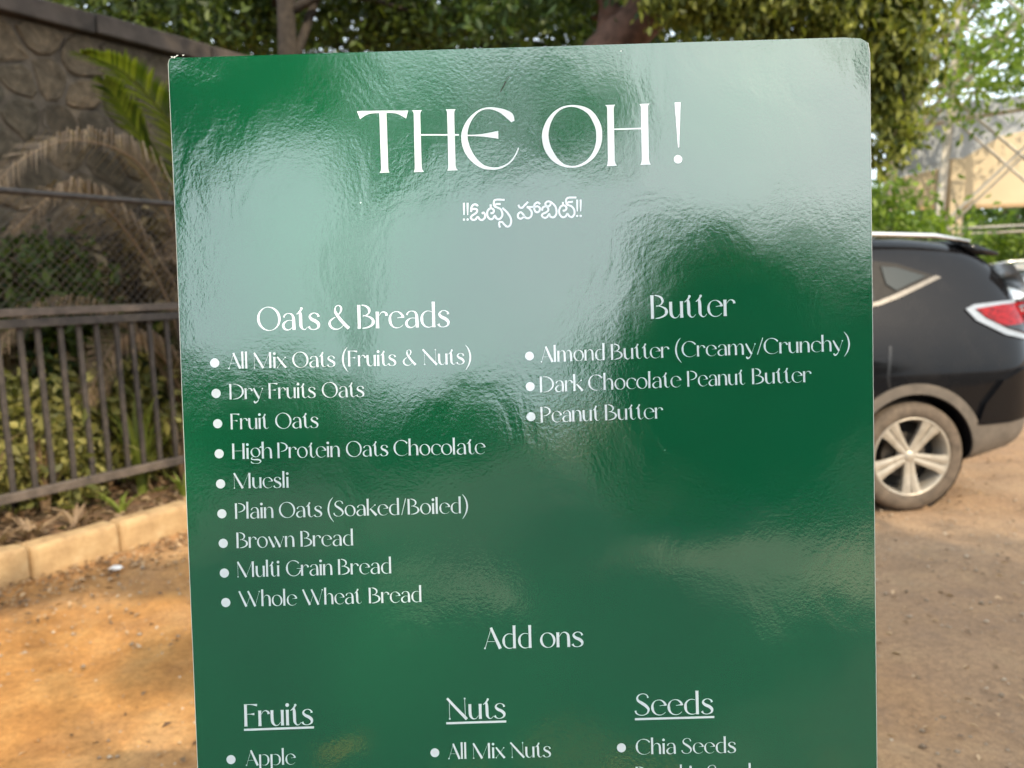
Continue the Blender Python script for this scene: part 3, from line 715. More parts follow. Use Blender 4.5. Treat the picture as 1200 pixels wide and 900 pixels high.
        # tail lamp: pale bezel with the red lens inside it
        patch('lamp_bezel', [(-.365, 1.235), (-.43, 1.262), (-.62, 1.275), (-.85, 1.285), (-.865, 1.02), (-.80, 1.03), (-.60, 1.075), (-.42, 1.165)], .012, M_CLEAR, sd, .03)
        patch('tail_lamp', [(-.430, 1.235), (-.62, 1.256), (-.86, 1.268), (-.868, 1.062), (-.80, 1.065), (-.62, 1.118), (-.49, 1.180)], .020, M_LAMP, sd, .03)
        patch('rear_window_side', [(-.60, 1.540), (-.72, 1.50), (-.868, 1.295), (-.80, 1.33), (-.66, 1.46)], .012, M_GLASS2, sd, .06)
        patch('tail_lamp_lower', [(-.60, 1.128), (-.865, 1.140), (-.868, 1.070), (-.80, 1.07), (-.64, 1.112)], .024, M_SHEET, sd, .03)
        patch('bumper_cover', [(-.40, .54), (-.44, .66), (-.56, .80), (-.72, .865), (-.885, .89), (-.89, .57), (-.62, .545)], .028, paintm, sd)
        patch('reflector', [(-.775, .74), (-.80, .80), (-.86, .79), (-.86, .62), (-.82, .60)], .034, M_CLEAR, sd, .03)
        patch('fuel_flap_gap', [(.145, 1.03), (.165, 1.03), (.19, .84), (.16, .70), (.10, .64), (.085, .65), (.145, .71), (.17, .84)], .0025, M_SHEET, sd, .03)
        patch('door_handle', [(.22, .975), (.42, .975), (.42, .945), (.22, .945)], .03, paintm, sd)
        V, F = tube([(-.50, .60*sd, 1.652), (-.25, .62*sd, 1.690), (.3, .635*sd, 1.712), (1.0, .63*sd, 1.702), (1.3, .62*sd, 1.665)], [.012, .017, .017, .017, .012], 8)
        meshobj('roof_rail', V, F, M_CHROME, car, True)
    # spoiler, rear glass, windscreen
    V, F = [], []
    prof = [(-.42, 1.672), (-.60, 1.650), (-.745, 1.598), (-.755, 1.582), (-.70, 1.575), (-.58, 1.585)]
    ys = [-.60, -.52, -.3, 0, .3, .52, .60]
    for y in ys:
        sh = .05*(abs(y)/.6)**3
        V += [(x+sh*(x < -.55), y, z+.012-.03*(abs(y)/.6)**2) for x, z in prof]
    m = len(prof)
    for i in range(len(ys)-1):
        for k in range(m): k2 = (k+1) % m; F.append((i*m+k, i*m+k2, (i+1)*m+k2, (i+1)*m+k))
    F += [tuple(range(m))[::-1], tuple((len(ys)-1)*m+k for k in range(m))]
    meshobj('roof_spoiler', V, F, paintm, car, True)
    def glass(name, x0, x1, w0, w1, inset, mat):
        V, F = [], []; N = 8; K = 10
        for i in range(N+1):
            x = x0+(x1-x0)*i/N; w = w0+(w1-w0)*i/N
            for k in range(K+1):
                y = -w+2*w*k/K
                hit = bvh.ray_cast(Vector((x, y, 3)), Vector((0, 0, -1))); z = hit[0].z if hit[0] else top_z(x)
                V.append((x-.006*(1 if x < .5 else -1), y, z+.008))
        for i in range(N):
            for k in range(K): a = i*(K+1)+k; F.append((a, a+1, a+K+2, a+K+1))
        return meshobj(name, V, F, mat, car, True)
    glass('rear_window', -.83, -.60, .60, .53, 0, M_GLASS)
    glass('windscreen', 1.50, 2.12, .55, .66, 0, M_GLASS)
    # wheels
    def lathe(prof, n=40, ax=1):
        V, F = [], []
        for (r, y) in prof:
            for k in range(n): a = 2*pi*k/n; V.append((r*cos(a), y, r*sin(a)))
        for i in range(len(prof)-1):
            for k in range(n): k2 = (k+1) % n; F.append((i*n+k, (i+1)*n+k, (i+1)*n+k2, i*n+k2))
        return V, F
    base = None
    for (wx, wy, sg) in ((0, .775, 1), (2.58, .775, 1), (0, -.775, -1), (2.58, -.775, -1)):
        M = Matrix.Translation((wx, wy, .342)) @ Matrix.Rotation(0 if sg > 0 else pi, 4, 'Z') @ Matrix.Rotation(radians(-33), 4, 'Y')
        if base is None:
            w = bpy.data.objects.new('wheel', None); link(w, car); w.matrix_local = M
            V, F = lathe([(.235, -.11), (.30, -.112), (.335, -.095), (.343, -.05), (.343, .05), (.335, .088), (.325, .10), (.30, .110), (.262, .108), (.246, .100), (.240, .09)], 64)
            ty = meshobj('tyre', V, F, M_TYRE, w, True)
            V, F = lathe([(.242, .088), (.248, .102), (.238, .104), (.230, .092), (.222, .06), (.218, -.10)], 48); rm = meshobj('rim', V, F, M_RIM, w, True)
            V, F = lathe([(.001, -.03), (.215, -.03)], 32); meshobj('rim_back', V, F, M_RIMDARK, w)
            V, F = lathe([(.07, .012), (.14, .012), (.14, -.01)], 32); meshobj('brake_disc', V, F, M_DISC, w)
            V, F = lathe([(.001, .088), (.022, .088), (.030, .082), (.058, .070), (.060, .03)], 24); meshobj('hub', V, F, M_RIM, w, True)
            for k in range(5):
                a = 2*pi*k/5+radians(90); R_ = Matrix.Rotation(-a, 4, 'Y'); A = Acc()
                for s_ in (-1, 1):
                    st = [(.030, s_*.014, .030, .078, .040), (.11, s_*.020, .038, .082, .036), (.18, s_*.027, .048, .092, .045), (.236, s_*.036, .066, .098, .06)]
                    V = []
                    for x, z, ww, y, dp in st: V += [(x, y, z-ww/2), (x, y+.004, z), (x, y, z+ww/2), (x, y-dp, z+ww*.3), (x, y-dp, z-ww*.3)]
                    F = [(i*5+q, i*5+(q+1) % 5, (i+1)*5+(q+1) % 5, (i+1)*5+q) for i in range(3) for q in range(5)]+[(0, 1, 2, 3, 4), (19, 18, 17, 16, 15)]
                    A.add([R_ @ Vector(v) for v in V], F)
                A.obj('spoke', M_RIM, w)
            base = w
        else:
            w = bpy.data.objects.new('wheel', None); link(w, car); w.matrix_local = M
            for c in base.children: q = c.copy(); COL.objects.link(q); q.parent = w
    for y in (-.775, .775):
        for wx in (0, 2.58):
            V, F = tube([(wx, y*.2, .345), (wx, y*1.02, .345)], .40, 28, False); meshobj('wheel_well', V, F, M_UNDER, car)
    return car
CARROT = pi+radians(4.5)
nd = Vector((sin(radians(4.5)), -cos(radians(4.5)), 0))
cloc = Vector((2.44, 4.60, 0)) - nd*.885
make_car('black crossover car with red tail lamp and dusty wheel, right of the menu board', M_BLACK, cloc, CARROT, 'parked cars')
make_car('pale silver car parked further back behind the black one, only its roof showing', M_SILVER, Vector((7.9, 10.0, -.10)), CARROT+radians(-4), 'parked cars')

# ------------------------------------------------------------------ vegetation
def leaves(pts, size, jit=.4, droop=.3, aspect=.45, seed=None):
    """folded leaf of four triangles at each point; returns verts, faces as arrays"""
    r = rng; N = len(pts)
    d = r.normal(size=(N, 3)); d[:, 2] -= droop*2; d /= np.linalg.norm(d, axis=1)[:, None]
    u = r.normal(size=(N, 3)); u -= (u*d).sum(1)[:, None]*d; u /= np.linalg.norm(u, axis=1)[:, None]
    w = np.cross(d, u); L = size*(1+jit*r.uniform(-1, 1, N))[:, None]
    p = pts; a = p; b = p+d*L*.5+u*L*aspect*.5+w*L*.08; c = p+d*L; e = p+d*L*.5-u*L*aspect*.5+w*L*.08
    V = np.stack([a, b, c, e], 1).reshape(-1, 3)
    i = np.arange(N)*4; F = np.concatenate([np.stack([i, i+1, i+2], 1), np.stack([i, i+2, i+3], 1)])
    return V, F
def fastmesh(name, V, F, mat, parent=None, kind=None):
    me = bpy.data.meshes.new(name); nv, nf = len(V), len(F)
    me.vertices.add(nv); me.vertices.foreach_set('co', np.ascontiguousarray(V, dtype=np.float32).ravel())
    k = F.shape[1]; me.loops.add(nf*k); me.loops.foreach_set('vertex_index', np.ascontiguousarray(F, dtype=np.int32).ravel())
    me.polygons.add(nf); me.polygons.foreach_set('loop_start', np.arange(nf, dtype=np.int32)*k)
    try: me.polygons.foreach_set('loop_total', np.full(nf, k, dtype=np.int32))
    except Exception: pass
    me.update(calc_edges=True); me.materials.append(mat); o = bpy.data.objects.new(name, me); link(o, parent)
    if kind: o['kind'] = kind
    return o
def crown_pts(blobs, n, clump=.28, per=26):
    """leaf positions: clumps scattered through blobs (cx,cy,cz,rx,ry,rz)"""
    B = np.array(blobs, float); vol = B[:, 3]*B[:, 4]*B[:, 5]; vol = vol**.8; vol /= vol.sum()
    nc = max(4, n//per); bi = rng.choice(len(B), nc, p=vol)
    d = rng.normal(size=(nc, 3)); d /= np.linalg.norm(d, axis=1)[:, None]; rr = rng.uniform(.25, 1, nc)**.5
    C_ = B[bi, :3]+d*rr[:, None]*B[bi, 3:6]
    k = rng.integers(0, nc, n); s = clump*rng.uniform(.5, 1.3, nc)[k]
    return C_[k]+rng.normal(size=(n, 3))*s[:, None]*np.array([1, 1, .7]), C_
def make_tree(name, loc, trunk, blobs, n, size, leaf, bark, label, group=None, tr=.15, clump=.28, nl=14, cat='tree', droop=.3, lean=None, aspect=.45, per=26):
    t = empty(name, loc, 0, label=label, cat=cat, group=group); L = Vector(loc)
    pts, C_ = crown_pts([(b[0]-L.x, b[1]-L.y, b[2]-L.z, *b[3:]) for b in blobs], n, clump, per)
    V, F = leaves(pts, size, droop=droop, aspect=aspect); fastmesh('crown', V, F, leaf, t)
    if trunk:
        T_ = [Vector(p)-L for p in trunk]; m = len(T_)
        V, F = tube(spline([tuple(p) for p in T_], 4), np.linspace(tr, tr*.5, (m-1)*4+1), 12); 
        A = Acc(); A.add(V, F); A.obj('trunk', bark, t, True)
        idx = rng.choice(len(C_), min(nl, len(C_)), replace=False)
        for q in idx:
            c = Vector(C_[q]); f = random.uniform(.55, 1); k = f*(m-1); i0 = min(int(k), m-2); s = T_[i0].lerp(T_[i0+1], k-i0)
            mid = s.lerp(c, .5)+Vector((random.uniform(-.15, .15), random.uniform(-.15, .15), random.uniform(.0, .25)))*(c-s).length*.5
            V, F = tube(spline([tuple(s), tuple(mid), tuple(c)], 4), np.linspace(tr*.42, .012, 9), 6); meshobj('limb', V, F, bark, t, True)
    return t
# trees across the top of the picture
make_tree('tree', (-2.35, 9.0, 0), [(-2.35, 9, 0), (-2.38, 9, 2.5), (-2.40, 9, 4.6), (-2.2, 9.1, 6.6)],
          [(-4.1, 10.1, 5.1, 1.6, .5, .9), (-2.0, 9.9, 5.1, 1.3, .5, .85), (-2.4, 9.6, 6.6, 2.0, 1.0, .9), (-.5, 9.8, 5.2, 1.3, .6, .8)], 21000, .12, M_DARK, M_BARK,
          'dark leafy tree with a straight dark trunk rising behind the stone wall', 'trees behind the board', .15, .24, per=70)
make_tree('tree', (-.4, 12.5, 0), [(-.4, 12.5, 0), (-.3, 12.5, 3), (.1, 12.6, 6.5)],
          [(.2, 12, 5.2, 2.4, 1.0, 1.1), (-2.4, 12, 5.4, 2.0, 1.0, 1.0), (2.4, 12.2, 5.4, 1.9, 1.0, 1.1), (-5, 12, 5.4, 1.6, 1, 1)], 17000, .17, M_DARK, M_BARK,
          'mid green tree whose leaves hang over the middle of the board top, sky between them', 'trees behind the board', .15, .34, per=80)
make_tree('leaning_tree', (.1, 8.4, 0), [(-.5, 8.4, 0), (.05, 8.4, 1.8), (.85, 8.3, 3.5), (1.65, 8.2, 4.3), (2.6, 8.0, 5.0)],
          [(1.6, 8.6, 4.7, 1.3, .6, .6), (.2, 8.6, 4.7, 1.0, .6, .5), (1.6, 8.4, 5.6, 1.6, 1.0, .6)], 7500, .12, M_GREEN, M_BARK_RED,
          'thick reddish brown trunk leaning to the right above the board top', 'trees behind the board', .34, .25, nl=8, per=80)
make_tree('vine_covered_tree', (3.1, 7.6, 0), [(3.1, 7.7, 0), (3.15, 7.7, 2.5), (3.2, 7.6, 5.2)],
          [(2.1, 7.2, 4.05, .7, .45, .50), (2.9, 7.1, 4.0, .6, .4, .6), (3.50, 7.2, 3.45, .26, .3, .80), (3.47, 7.2, 2.95, .20, .25, .55), (3.62, 7.2, 3.7, .3, .3, .6), (3.55, 7.3, 4.2, .45, .4, .6), (2.7, 7.6, 5.2, 1.2, .8, .7), (1.5, 7.4, 4.5, .5, .4, .5)], 27000, .095, M_GOLD, M_BARK,
          'golden green vine curtain hanging over a tree at the right end of the board top', 'trees behind the board', .12, .15, droop=.8, nl=16, per=60)
make_tree('light_tree', (6.6, 13.5, 0), [(6.6, 13.5, 0), (6.5, 13.4, 3), (6.9, 13.2, 5.5)],
          [(6.3, 10.8, 4.05, 1.0, .6, .5), (7.9, 10.9, 4.0, 1.1, .6, .6), (8.1, 11.6, 5.6, 1.6, 1.0, .8), (5.6, 11.8, 4.4, .6, .6, .9), (6.9, 12, 6.2, 1.2, 1, .6), (6.9, 11, 4.6, 1.3, .5, .22)], 6800, .12, M_BRIGHT, M_BARK_PALE,
          'thin bright green tree with pale branches and white sky showing through', 'trees behind the board', .11, .28, nl=22)
# far belt closing the view
k = 0
kinds = ['broad dark tree far behind the stone wall', 'round green tree far behind the left part of the board', 'green tree far behind the middle of the board', 'green tree far behind the leaning brown trunk', 'bushy tree far behind the vine curtain', 'wide green tree far behind the black car', 'rounded tree far behind the hoarding']
for (x, y, hh, r_) in ((-9.5, 19, 5.4, 2.8), (-5.2, 21, 5.2, 2.8), (-.6, 22, 4.8, 2.8), (4.2, 21, 4.6, 2.7), (8.2, 20, 3.9, 2.4), (12.2, 19, 3.9, 2.5), (16.5, 18, 4.3, 2.8)):
    make_tree('far_tree', (x, y, 0), [(x, y, 0), (x, y, hh*.5), (x+.2, y, hh*.8)], [(x, y, hh*.62, r_, 1.6, hh*.42), (x+1.4, y-.5, hh*.42, r_*.7, 1.2, hh*.36), (x-1.3, y-.4, hh*.38, r_*.7, 1.2, hh*.34)], 5200, .26, M_GREEN, M_BARK,
              kinds[k], 'far trees', .16, .45, nl=5); k += 1
# hedge shrubs behind the cars
lab = ['dense hedge shrub rising behind the black car roof beside the board', 'hedge shrub at the foot of the steel tower', 'hedge shrub below the cream hoarding edge', 'hedge shrub at the right edge of the picture']
for j, (x, y, z, r_) in enumerate(((5.35, 11.0, 2.45, .6), (6.7, 14.4, 2.6, 1.0), (8.4, 14.2, 2.5, 1.0), (10.1, 14.0, 2.7, 1.1))):
    make_tree('hedge_shrub', (x, y, 0), [(x, y, 0), (x, y, .6), (x, y, 1.0)], [(x, y, z*.55, r_, .7, z*.62), (x+.5, y-.3, z*.5, r_*.6, .5, z*.5)], 4800, .13, M_BRIGHT if j in (0, 2) else M_MID, M_BARK, lab[j], 'hedge shrubs', .05, .2, nl=4, cat='shrub')

# palm fronds: each frond a part, its leaflets hanging either side of the rib
def frond(parent, P, n, ll, mat, curl=.5, w=.018, hang=.6, name='frond'):
    S = spline(P, 8); N = len(S); A = Acc(); V, F = tube(S, np.linspace(.014, .004, N), 5); A.add(V, F)
    for i in range(n):
        t = .12+.88*i/(n-1); k = t*(N-1); i0 = min(int(k), N-2); p = Vector(S[i0]).lerp(Vector(S[i0+1]), k-i0)
        tan_ = (Vector(S[i0+1])-Vector(S[i0])).normalized(); side = tan_.cross(Vector((0, 0, 1)))
        side = side.normalized() if side.length > .1 else Vector((1, 0, 0)); L = ll*(sin(pi*(.12+.86*t))**.6)*random.uniform(.85, 1.1)
        for s_ in (-1, 1):
            d = (side*s_*.8+tan_*.65+Vector((0, 0, .25+random.uniform(-.1, .1)))).normalized(); q = p+d*L*.5; r_ = q+(d+Vector((0, 0, -hang))).normalized()*L*.5
            nn = d.cross(tan_).normalized().cross(d)*w*.5
            A.add([p-nn*.5, p+nn*.5, q+nn, r_, q-nn], [(0, 1, 2, 4), (4, 2, 3)])
    return A.obj(name, mat, parent)
def K(s, o, z): return tuple(kp(s, o, z))
palm = empty('palm', K(2.3, 1.15, .1), 0, label='green palm with an upright leafy frond in front of the stone wall beside the board', cat='palm')
pl = Vector(K(2.3, 1.15, .1))
def PL(*pts): return [tuple(Vector(K(*p))-pl) for p in pts]
for P in (PL((2.3, 1.15, .5), (2.1, 1.15, 1.9), (2.0, 1.1, 2.55), (1.55, 1.0, 2.95), (1.2, .95, 3.02)), PL((2.3, 1.15, .5), (2.5, 1.1, 1.8), (2.35, 1.0, 2.55), (1.95, .9, 2.88)), PL((2.3, 1.15, .5), (2.7, 1.1, 1.9), (3.0, 1.0, 2.7), (3.4, .9, 2.9)), PL((2.3, 1.15, .5), (2.9, 1.3, 1.6), (3.6, 1.3, 2.1)), PL((2.3, 1.2, .5), (2.2, 1.3, 1.9), (1.9, 1.45, 2.6), (1.6, 1.4, 3.0))):
    frond(palm, P, 84, .36, M_PALM, w=.022, hang=.35)
V, F = tube(PL((2.3, 1.15, 0), (2.3, 1.15, .6)), [.12, .08], 10); meshobj('trunk', V, F, M_BARK, palm)
dp = empty('dry_palm', K(1.75, .85, .1), 0, label='dried brown palm with a drooping arched frond hanging over the fence', cat='palm'); pl = Vector(K(1.75, .85, .1))
for P in (PL((1.75, .85, .5), (1.70, .8, 1.6), (1.45, .75, 2.28), (1.0, .72, 2.42), (.60, .7, 2.22), (.36, .68, 1.90)), PL((1.75, .85, .5), (1.6, .85, 1.4), (1.2, .8, 2.0), (.9, .8, 2.1), (.6, .8, 1.85)), PL((1.75, .85, .5), (1.9, .75, 1.3), (1.75, .7, 1.9), (1.55, .68, 1.7)),
          PL((1.75, .85, .4), (1.5, .8, 1.0), (1.15, .75, 1.15), (.9, .72, .8)), PL((1.75, .85, .4), (1.4, 1.0, 1.2), (.9, 1.1, 1.4), (.5, 1.1, 1.1)), PL((1.75, .85, .4), (2.1, .8, 1.1), (2.5, .75, 1.2), (2.7, .7, .8))):
    frond(dp, P, 90, .42, M_DRY, w=.010, hang=1.5)
V, F = tube(PL((1.75, .85, 0), (1.75, .85, .5)), [.10, .07], 10); meshobj('trunk', V, F, M_BARK, dp)
# shrubs in the bed, and tufts of blades
sl_ = ['low green shrub behind the fence at the left edge of the picture', 'yellowish shrub behind the fence pickets, left of the board', 'brownish dry shrub against the wall above the middle rail', 'dark shrub behind the fence next to the board', 'shrub behind the fence further along, past the board', 'shrub in the bed out past the far end of the fence']
for j, (s, o, z, r_, mt, nn) in enumerate(((.55, 1.05, .62, .42, M_OCHRE, 1900), (1.25, 1.1, .62, .42, M_OCHRE, 1600), (1.0, 1.45, 1.5, .5, M_DARK, 2600), (2.0, 1.2, .85, .45, M_DARK, 3200), (3.4, 1.1, .8, .5, M_GREEN, 1800), (5.2, 1.1, .8, .5, M_GREEN, 1800))):
    c = K(s, o, 0)
    make_tree('shrub', (c[0], c[1], .1), [(c[0], c[1], .1), (c[0], c[1], z*.8), (c[0], c[1], z)], [(c[0], c[1], z, r_, r_*.8, .42), (c[0]+.2, c[1]+.1, z*.7, r_*.7, r_*.6, .35)], nn, .085, mt, M_BARK, sl_[j], 'shrubs behind the fence', .02, .12, nl=7, cat='shrub')
c = K(1.75, 1.5, 0)
make_tree('climber', (c[0], c[1], .1), [(c[0], c[1], .1), (c[0], c[1], 1.2), (c[0]+.1, c[1], 2.2)], [(c[0], c[1], 1.55, .75, .25, .45), (c[0]-.7, c[1]-.6, 1.35, .5, .2, .5), (c[0]+.4, c[1]+.4, 1.8, .5, .2, .5)], 2400, .12, M_WITHER, M_BARK,
          'withered tangle of dry leaves and twigs against the wall behind the wire mesh', None, .02, .16, nl=22, cat='plant')
def tuft(loc, n, hgt, mat, label, group, spread=.25, w=.018):
    A = Acc(); 
    for k in range(n):
        a = random.uniform(0, 2*pi); L = hgt*random.uniform(.6, 1.1); sp = spread*random.uniform(.3, 1.2); P = []
        d = Vector((cos(a), sin(a), 0)); s_ = Vector((-sin(a), cos(a), 0)); Ls, Rs = [], []
        for i in range(6):
            t = i/5; p = d*(sp*t**1.7+.02)+Vector((0, 0, L*(t-.35*t**3))); ww = w*(1-t)**.7*.5+.0015
            Ls.append(p+s_*ww); Rs.append(p-s_*ww)
        A.add(Ls+Rs, [(i, i+1, 7+i, 6+i) for i in range(5)])
    o = A.obj('grass_tuft', mat); o.location = loc; tag(o, label, 'plant', group); return o
tuft(K(1.15, .62, .11), 26, 1.0, M_GRASS, 'tall yellow green blades rising just behind the pickets near the board', 'tufts in the bed', .32, .03)
tuft(K(1.30, .38, .11), 22, .24, M_GRASS, 'short green tuft under the bottom rail next to the board', 'tufts in the bed', .2, .02)
tuft(K(.85, .36, .11), 18, .20, M_GRASS, 'short yellowish tuft under the bottom rail, left of the greener one', 'tufts in the bed', .2, .02)
tuft(K(.62, .8, .11), 20, .8, M_DRY, 'dry brown blades behind the pickets left of the green blades', 'tufts in the bed', .3, .022)
tuft(K(.25, .7, .11), 20, .9, M_DRY, 'dry reddish blades behind the pickets at the left edge', 'tufts in the bed', .25, .022)
tuft(K(1.55, .75, .11), 20, .8, M_DRY, 'dry blades half hidden behind the left edge of the board', 'tufts in the bed', .3, .022)
for j, s in enumerate((.13, .30, .55)):
    o = tuft(K(s, .30, .12), 16, .16, M_DRY, ['curled dry leaf clump on the bed by the kerb at the left edge', 'curled dry leaf clump on the bed, second from the left edge', 'curled dry leaf clump on the bed where the kerb joint shows'][j], 'dry leaf clumps on the bed', .2, .035)
# litter on the bed and on the dirt
def scatter(name, n, fn, size, mat, flat=.25, lab=None):
    P = np.array([fn() for _ in range(n)]); N = len(P); a = rng.uniform(0, 2*pi, N); L = size*rng.uniform(.4, 1.3, N)
    d = np.stack([np.cos(a), np.sin(a), rng.uniform(-flat, flat, N)], 1)*L[:, None]; s_ = np.stack([-np.sin(a), np.cos(a), rng.uniform(-flat, flat, N)], 1)*(L*.45)[:, None]
    up = np.array([0, 0, 1])*(L*.18)[:, None]
    V = np.stack([P-d*.5, P+s_*.5+up, P+d*.5, P-s_*.5+up], 1).reshape(-1, 3); i = np.arange(N)*4
    o = fastmesh(name, V, np.concatenate([np.stack([i, i+1, i+2], 1), np.stack([i, i+2, i+3], 1)]), mat, kind='stuff'); return o
scatter('leaf_litter', 2600, lambda: K(random.uniform(-1.5, 4), random.uniform(.16, 1.7), .13), .07, M_DRY, .5)
scatter('fallen_leaves', 2400, lambda: (random.uniform(-4, 4), random.uniform(1.5, 6.5), .010), .034, M_LITTER, .3)
scatter('fallen_leaves', 1800, lambda: K(random.uniform(-1, 4), -abs(random.gauss(0, .25))-.02, .012), .04, M_LITTER, .4)
def pebbles(n):
    A_v, A_f = [], []; P = np.stack([rng.uniform(-4.5, 4.5, n), 1.2+5.5*rng.uniform(0, 1, n)**1.2, np.full(n, .002)], 1)
    r = .0035+.011*rng.uniform(0, 1, n)**5; o8 = np.array([(1, 0, 0), (0, 1, 0), (-1, 0, 0), (0, -1, 0), (0, 0, .7), (0, 0, -.5)])
    V = P[:, None, :]+(o8[None]*(1+.35*rng.uniform(-1, 1, (n, 6, 1))))*r[:, None, None]
    f = np.array([(0, 1, 4), (1, 2, 4), (2, 3, 4), (3, 0, 4), (1, 0, 5), (2, 1, 5), (3, 2, 5), (0, 3, 5)])
    F = (np.arange(n)*6)[:, None, None]+f[None]
    fastmesh('gravel', V.reshape(-1, 3), F.reshape(-1, 3), M_PEBBLE, kind='stuff')
pebbles(13000)
def scrap(loc, sz, label):
    bm = bmesh.new(); bmesh.ops.create_icosphere(bm, subdivisions=2, radius=sz)
    for v in bm.verts: v.co = Vector((v.co.x*random.uniform(.8, 1.4), v.co.y*random.uniform(.6, 1.1), v.co.z*random.uniform(.25, .6)))
    o = bmobj('paper_scrap', bm, M_PAPER); o.location = loc; tag(o, label, 'litter', 'white scraps on the dirt')
scrap((-2.13, 3.93, .018), .028, 'crumpled white scrap on the dirt close to the kerb and the board')
scrap((-2.62, 3.66, .02), .030, 'small white scrap at the foot of the kerb at the left edge')

# ------------------------------------------------------------------ steel tower and hoarding
tw = empty('steel_tower', (7.6, 11.8, 0), radians(-30), label='pale steel lattice tower standing in front of the cream hoarding', cat='tower')
def beam(p, q, w, name):
    V, F = tube([p, q], w, 4); return meshobj(name, V, F, M_STEEL, tw)
hb, ht, TH = 1.06, .62, 9.0
def corner(k, z): r = hb+(ht-hb)*z/TH; return Vector((r*(1 if k in (0, 3) else -1), r*(1 if k in (0, 1) else -1), z))
for k in range(4): beam(corner(k, 0), corner(k, TH), .05, 'leg')
zs = [.2, 2.1, 4.0, 5.8, 7.4, 8.8]
for a, b in zip(zs, zs[1:]):
    for k in range(4):
        k2 = (k+1) % 4
        beam(corner(k, a), corner(k2, b), .022, 'brace'); beam(corner(k2, a), corner(k, b), .022, 'brace'); beam(corner(k, b), corner(k2, b), .02, 'brace')
hd = empty('hoarding', (8.72, 13.4, 0), radians(-4), label='large cream and grey hoarding raised on posts behind the steel tower', cat='hoarding')
def hbox(name, x0, x1, z0, z1, y0, y1, mat): bm = bmesh.new(); add_box(bm, x0, x1, y0, y1, z0, z1); return bmobj(name, bm, mat, hd)
HX0, HX1, HZ0, HZ1 = -2.02, 2.6, 2.62, 4.35
V = [(HX0, -.03, HZ0), (HX1, -.03, HZ0), (HX1, -.03, HZ1), (-.35, -.03, 3.74), (-1.1, -.03, 3.30), (HX0, -.03, 3.12)]
n = len(V); V += [(x, .03, z) for x, y, z in V]; F = [tuple(range(n)), tuple(range(2*n-1, n-1, -1))]+[(k, n+k, n+(k+1) % n, (k+1) % n) for k in range(n)]
meshobj('cream_panel', V, F, M_CREAM, hd)
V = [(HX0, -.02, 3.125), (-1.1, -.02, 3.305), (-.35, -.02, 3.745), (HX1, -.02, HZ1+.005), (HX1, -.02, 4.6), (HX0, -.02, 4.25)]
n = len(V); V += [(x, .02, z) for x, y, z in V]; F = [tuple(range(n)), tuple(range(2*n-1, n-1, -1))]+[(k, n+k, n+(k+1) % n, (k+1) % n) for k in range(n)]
meshobj('grey_panel', V, F, M_HOARD_SHADE, hd)  # tree shadow across the cream board, put into the colour of this panel
hbox('frame', HX0-.03, HX1+.03, HZ0-.06, HZ0-.003, -.06, .06, M_FRAME); hbox('frame', HX0-.06, HX0-.003, HZ0-.06, 4.25, -.05, .05, M_FRAME)
for x in (-1.12, 1.7): hbox('post', x-.11, x+.11, -.1, HZ0+.75, -.26, -.07, M_CREAM)

# ------------------------------------------------------------------ behind the camera: what shades the place and mirrors in the board
make_tree('shade_tree', (5.6, -3.4, 0), [(5.6, -3.4, 0), (5.7, -3.6, 3), (5.4, -3.9, 6), (5.2, -4.2, 8)],
          [(6.9, -4.9, 8.0, 1.2, 1.2, .5), (5.3, -6.75, 8.0, 1.35, .85, .4), (7.0, -6.6, 8.1, 1.2, 1.4, .5), (5.0, -5.6, 8.0, .7, .5, .3), (5.6, -7.2, 8.0, 1.3, .6, .3)], 19000, .19, M_GREEN, M_BARK,
          'tall spreading tree behind the camera that shades the board and the dirt on the right', 'trees behind the camera', .3, .3)
make_tree('shade_tree', (7.8, -7.5, 0), [(7.8, -7.5, 0), (7.3, -7.2, 4.5), (4.6, -5.0, 7.9)],
          [(3.25, -3.95, 8, .46, .16, .06), (3.80, -4.86, 8, .36, .17, .06), (2.55, -4.1, 8, .22, .10, .05), (4.6, -3.3, 8, .5, .15, .05)], 1500, .15, M_GREEN, M_BARK,
          'thin tree behind the camera whose twigs drop small shadows on the dirt by the kerb', 'trees behind the camera', .12, .05, nl=9, per=12)
make_tree('shade_tree', (-2.5, -2.2, 0), [(-2.5, -2.2, 0), (-2.2, -1.8, 4), (-.5, -.6, 8.2)],
          [(.6, .7, 8.2, 2.1, 1.3, .5), (1.3, -1.0, 8.1, 1.4, .8, .4), (2.4, 2.4, 8.3, .8, 1.0, .5)], 12000, .19, M_GREEN, M_BARK,
          'tall tree leaning over the camera that shades the stone wall', 'trees behind the camera', .22, .3)
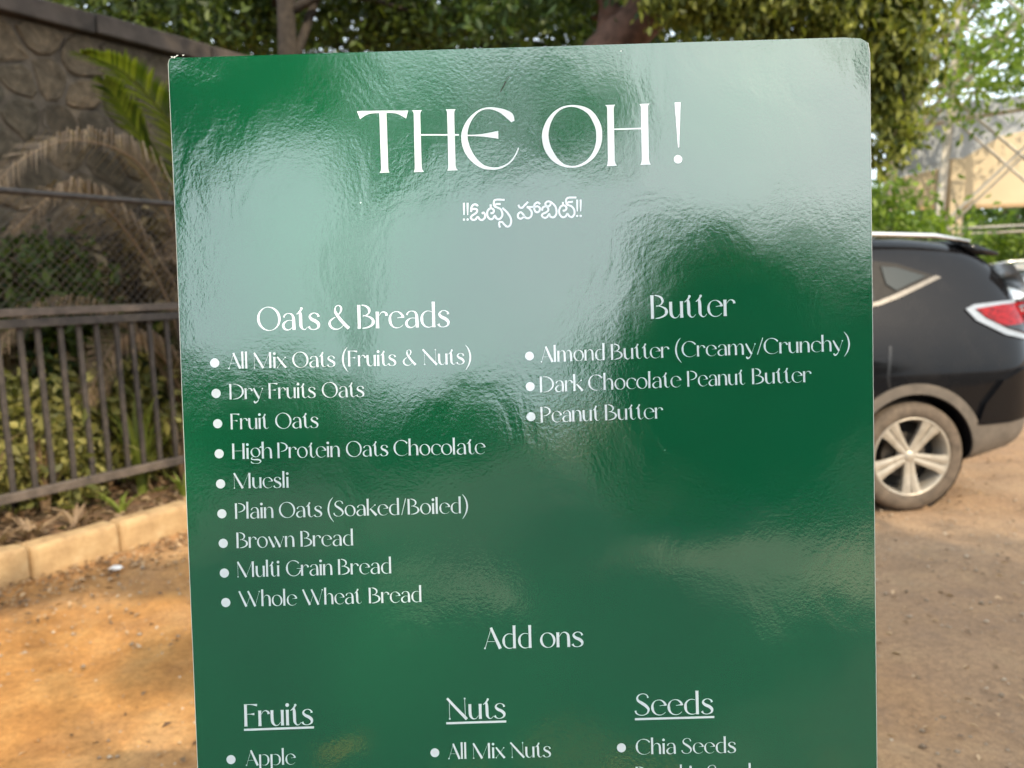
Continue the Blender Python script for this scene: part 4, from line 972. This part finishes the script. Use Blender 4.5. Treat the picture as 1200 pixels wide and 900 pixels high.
make_tree('shade_tree', (12.5, -17, 0), [(12.5, -17, 0), (12, -17.5, 7), (9.5, -18, 14)],  # added crown, out of view and mirror, darkens the ground the board reflects
          [(7.9, -17.6, 14, 2.9, 2.3, .6), (6.4, -19.6, 14.6, 2.2, 1.5, .5), (4.9, -17.0, 14.2, 1.6, 1.6, .5)], 15000, .34, M_GREEN, M_BARK,
          'very tall tree far behind the camera that shades the road', 'trees behind the camera', .35, .4)
make_tree('mirror_tree', (-4.8, -9.5, 0), [(-4.8, -9.5, 0), (-4.8, -9.5, 3), (-4.7, -9.5, 6)],
          [(-4.9, -9.4, 6.3, 1.5, 1.0, 1.0), (-5.9, -9.6, 5.0, .8, .8, 1.6), (-3.4, -9.4, 6.7, 1.1, .8, .7)], 17000, .16, M_GREEN, M_BARK,
          'tree behind the camera mirrored at the top left of the board', 'trees behind the camera', .2, .3)
make_tree('mirror_tree', (-1.2, -10.5, 0), [(-2.6, -10.5, 0), (-2.4, -10.5, 4), (-1.4, -10.4, 6.6)],
          [(-1.5, -10, 6.0, 1.3, .7, .75), (.6, -10, 6.2, .9, .7, .5), (1.4, -10, 5.6, .5, .4, .35)], 2300, .15, M_GREEN, M_BARK,
          'tree behind the camera with twigs mirrored behind the title lettering', 'trees behind the camera', .09, .3)
lb = ['dense round tree behind the camera, nearest of its row', 'dense tree behind the camera, second of its row', 'dense tree behind the camera, third of its row', 'dense tree behind the camera, last of its row', 'low tree behind the camera left of the row', 'low bushy tree furthest left behind the camera']
for j, (x, y, hh, r_) in enumerate(((3.3, -12, 4.7, 1.2), (5.2, -12.5, 5.2, 1.9), (8.6, -13, 5.6, 2.2), (12.4, -13, 5.9, 2.4), (-2.0, -22, 2.4, 3.2), (-8.5, -22, 3.4, 3.6))):
    make_tree('row_tree', (x, y, 0), [(x, y, 0), (x, y, hh*.4), (x, y, hh*.7)], [(x, y, hh*.5, r_, 1.2, hh*.48), (x-r_*.3, y, hh*.35, r_, 1.2, hh*.35)], 15000, .2, M_DARK, M_BARK, lb[j], 'row of trees behind the camera', .15, .35, nl=4)
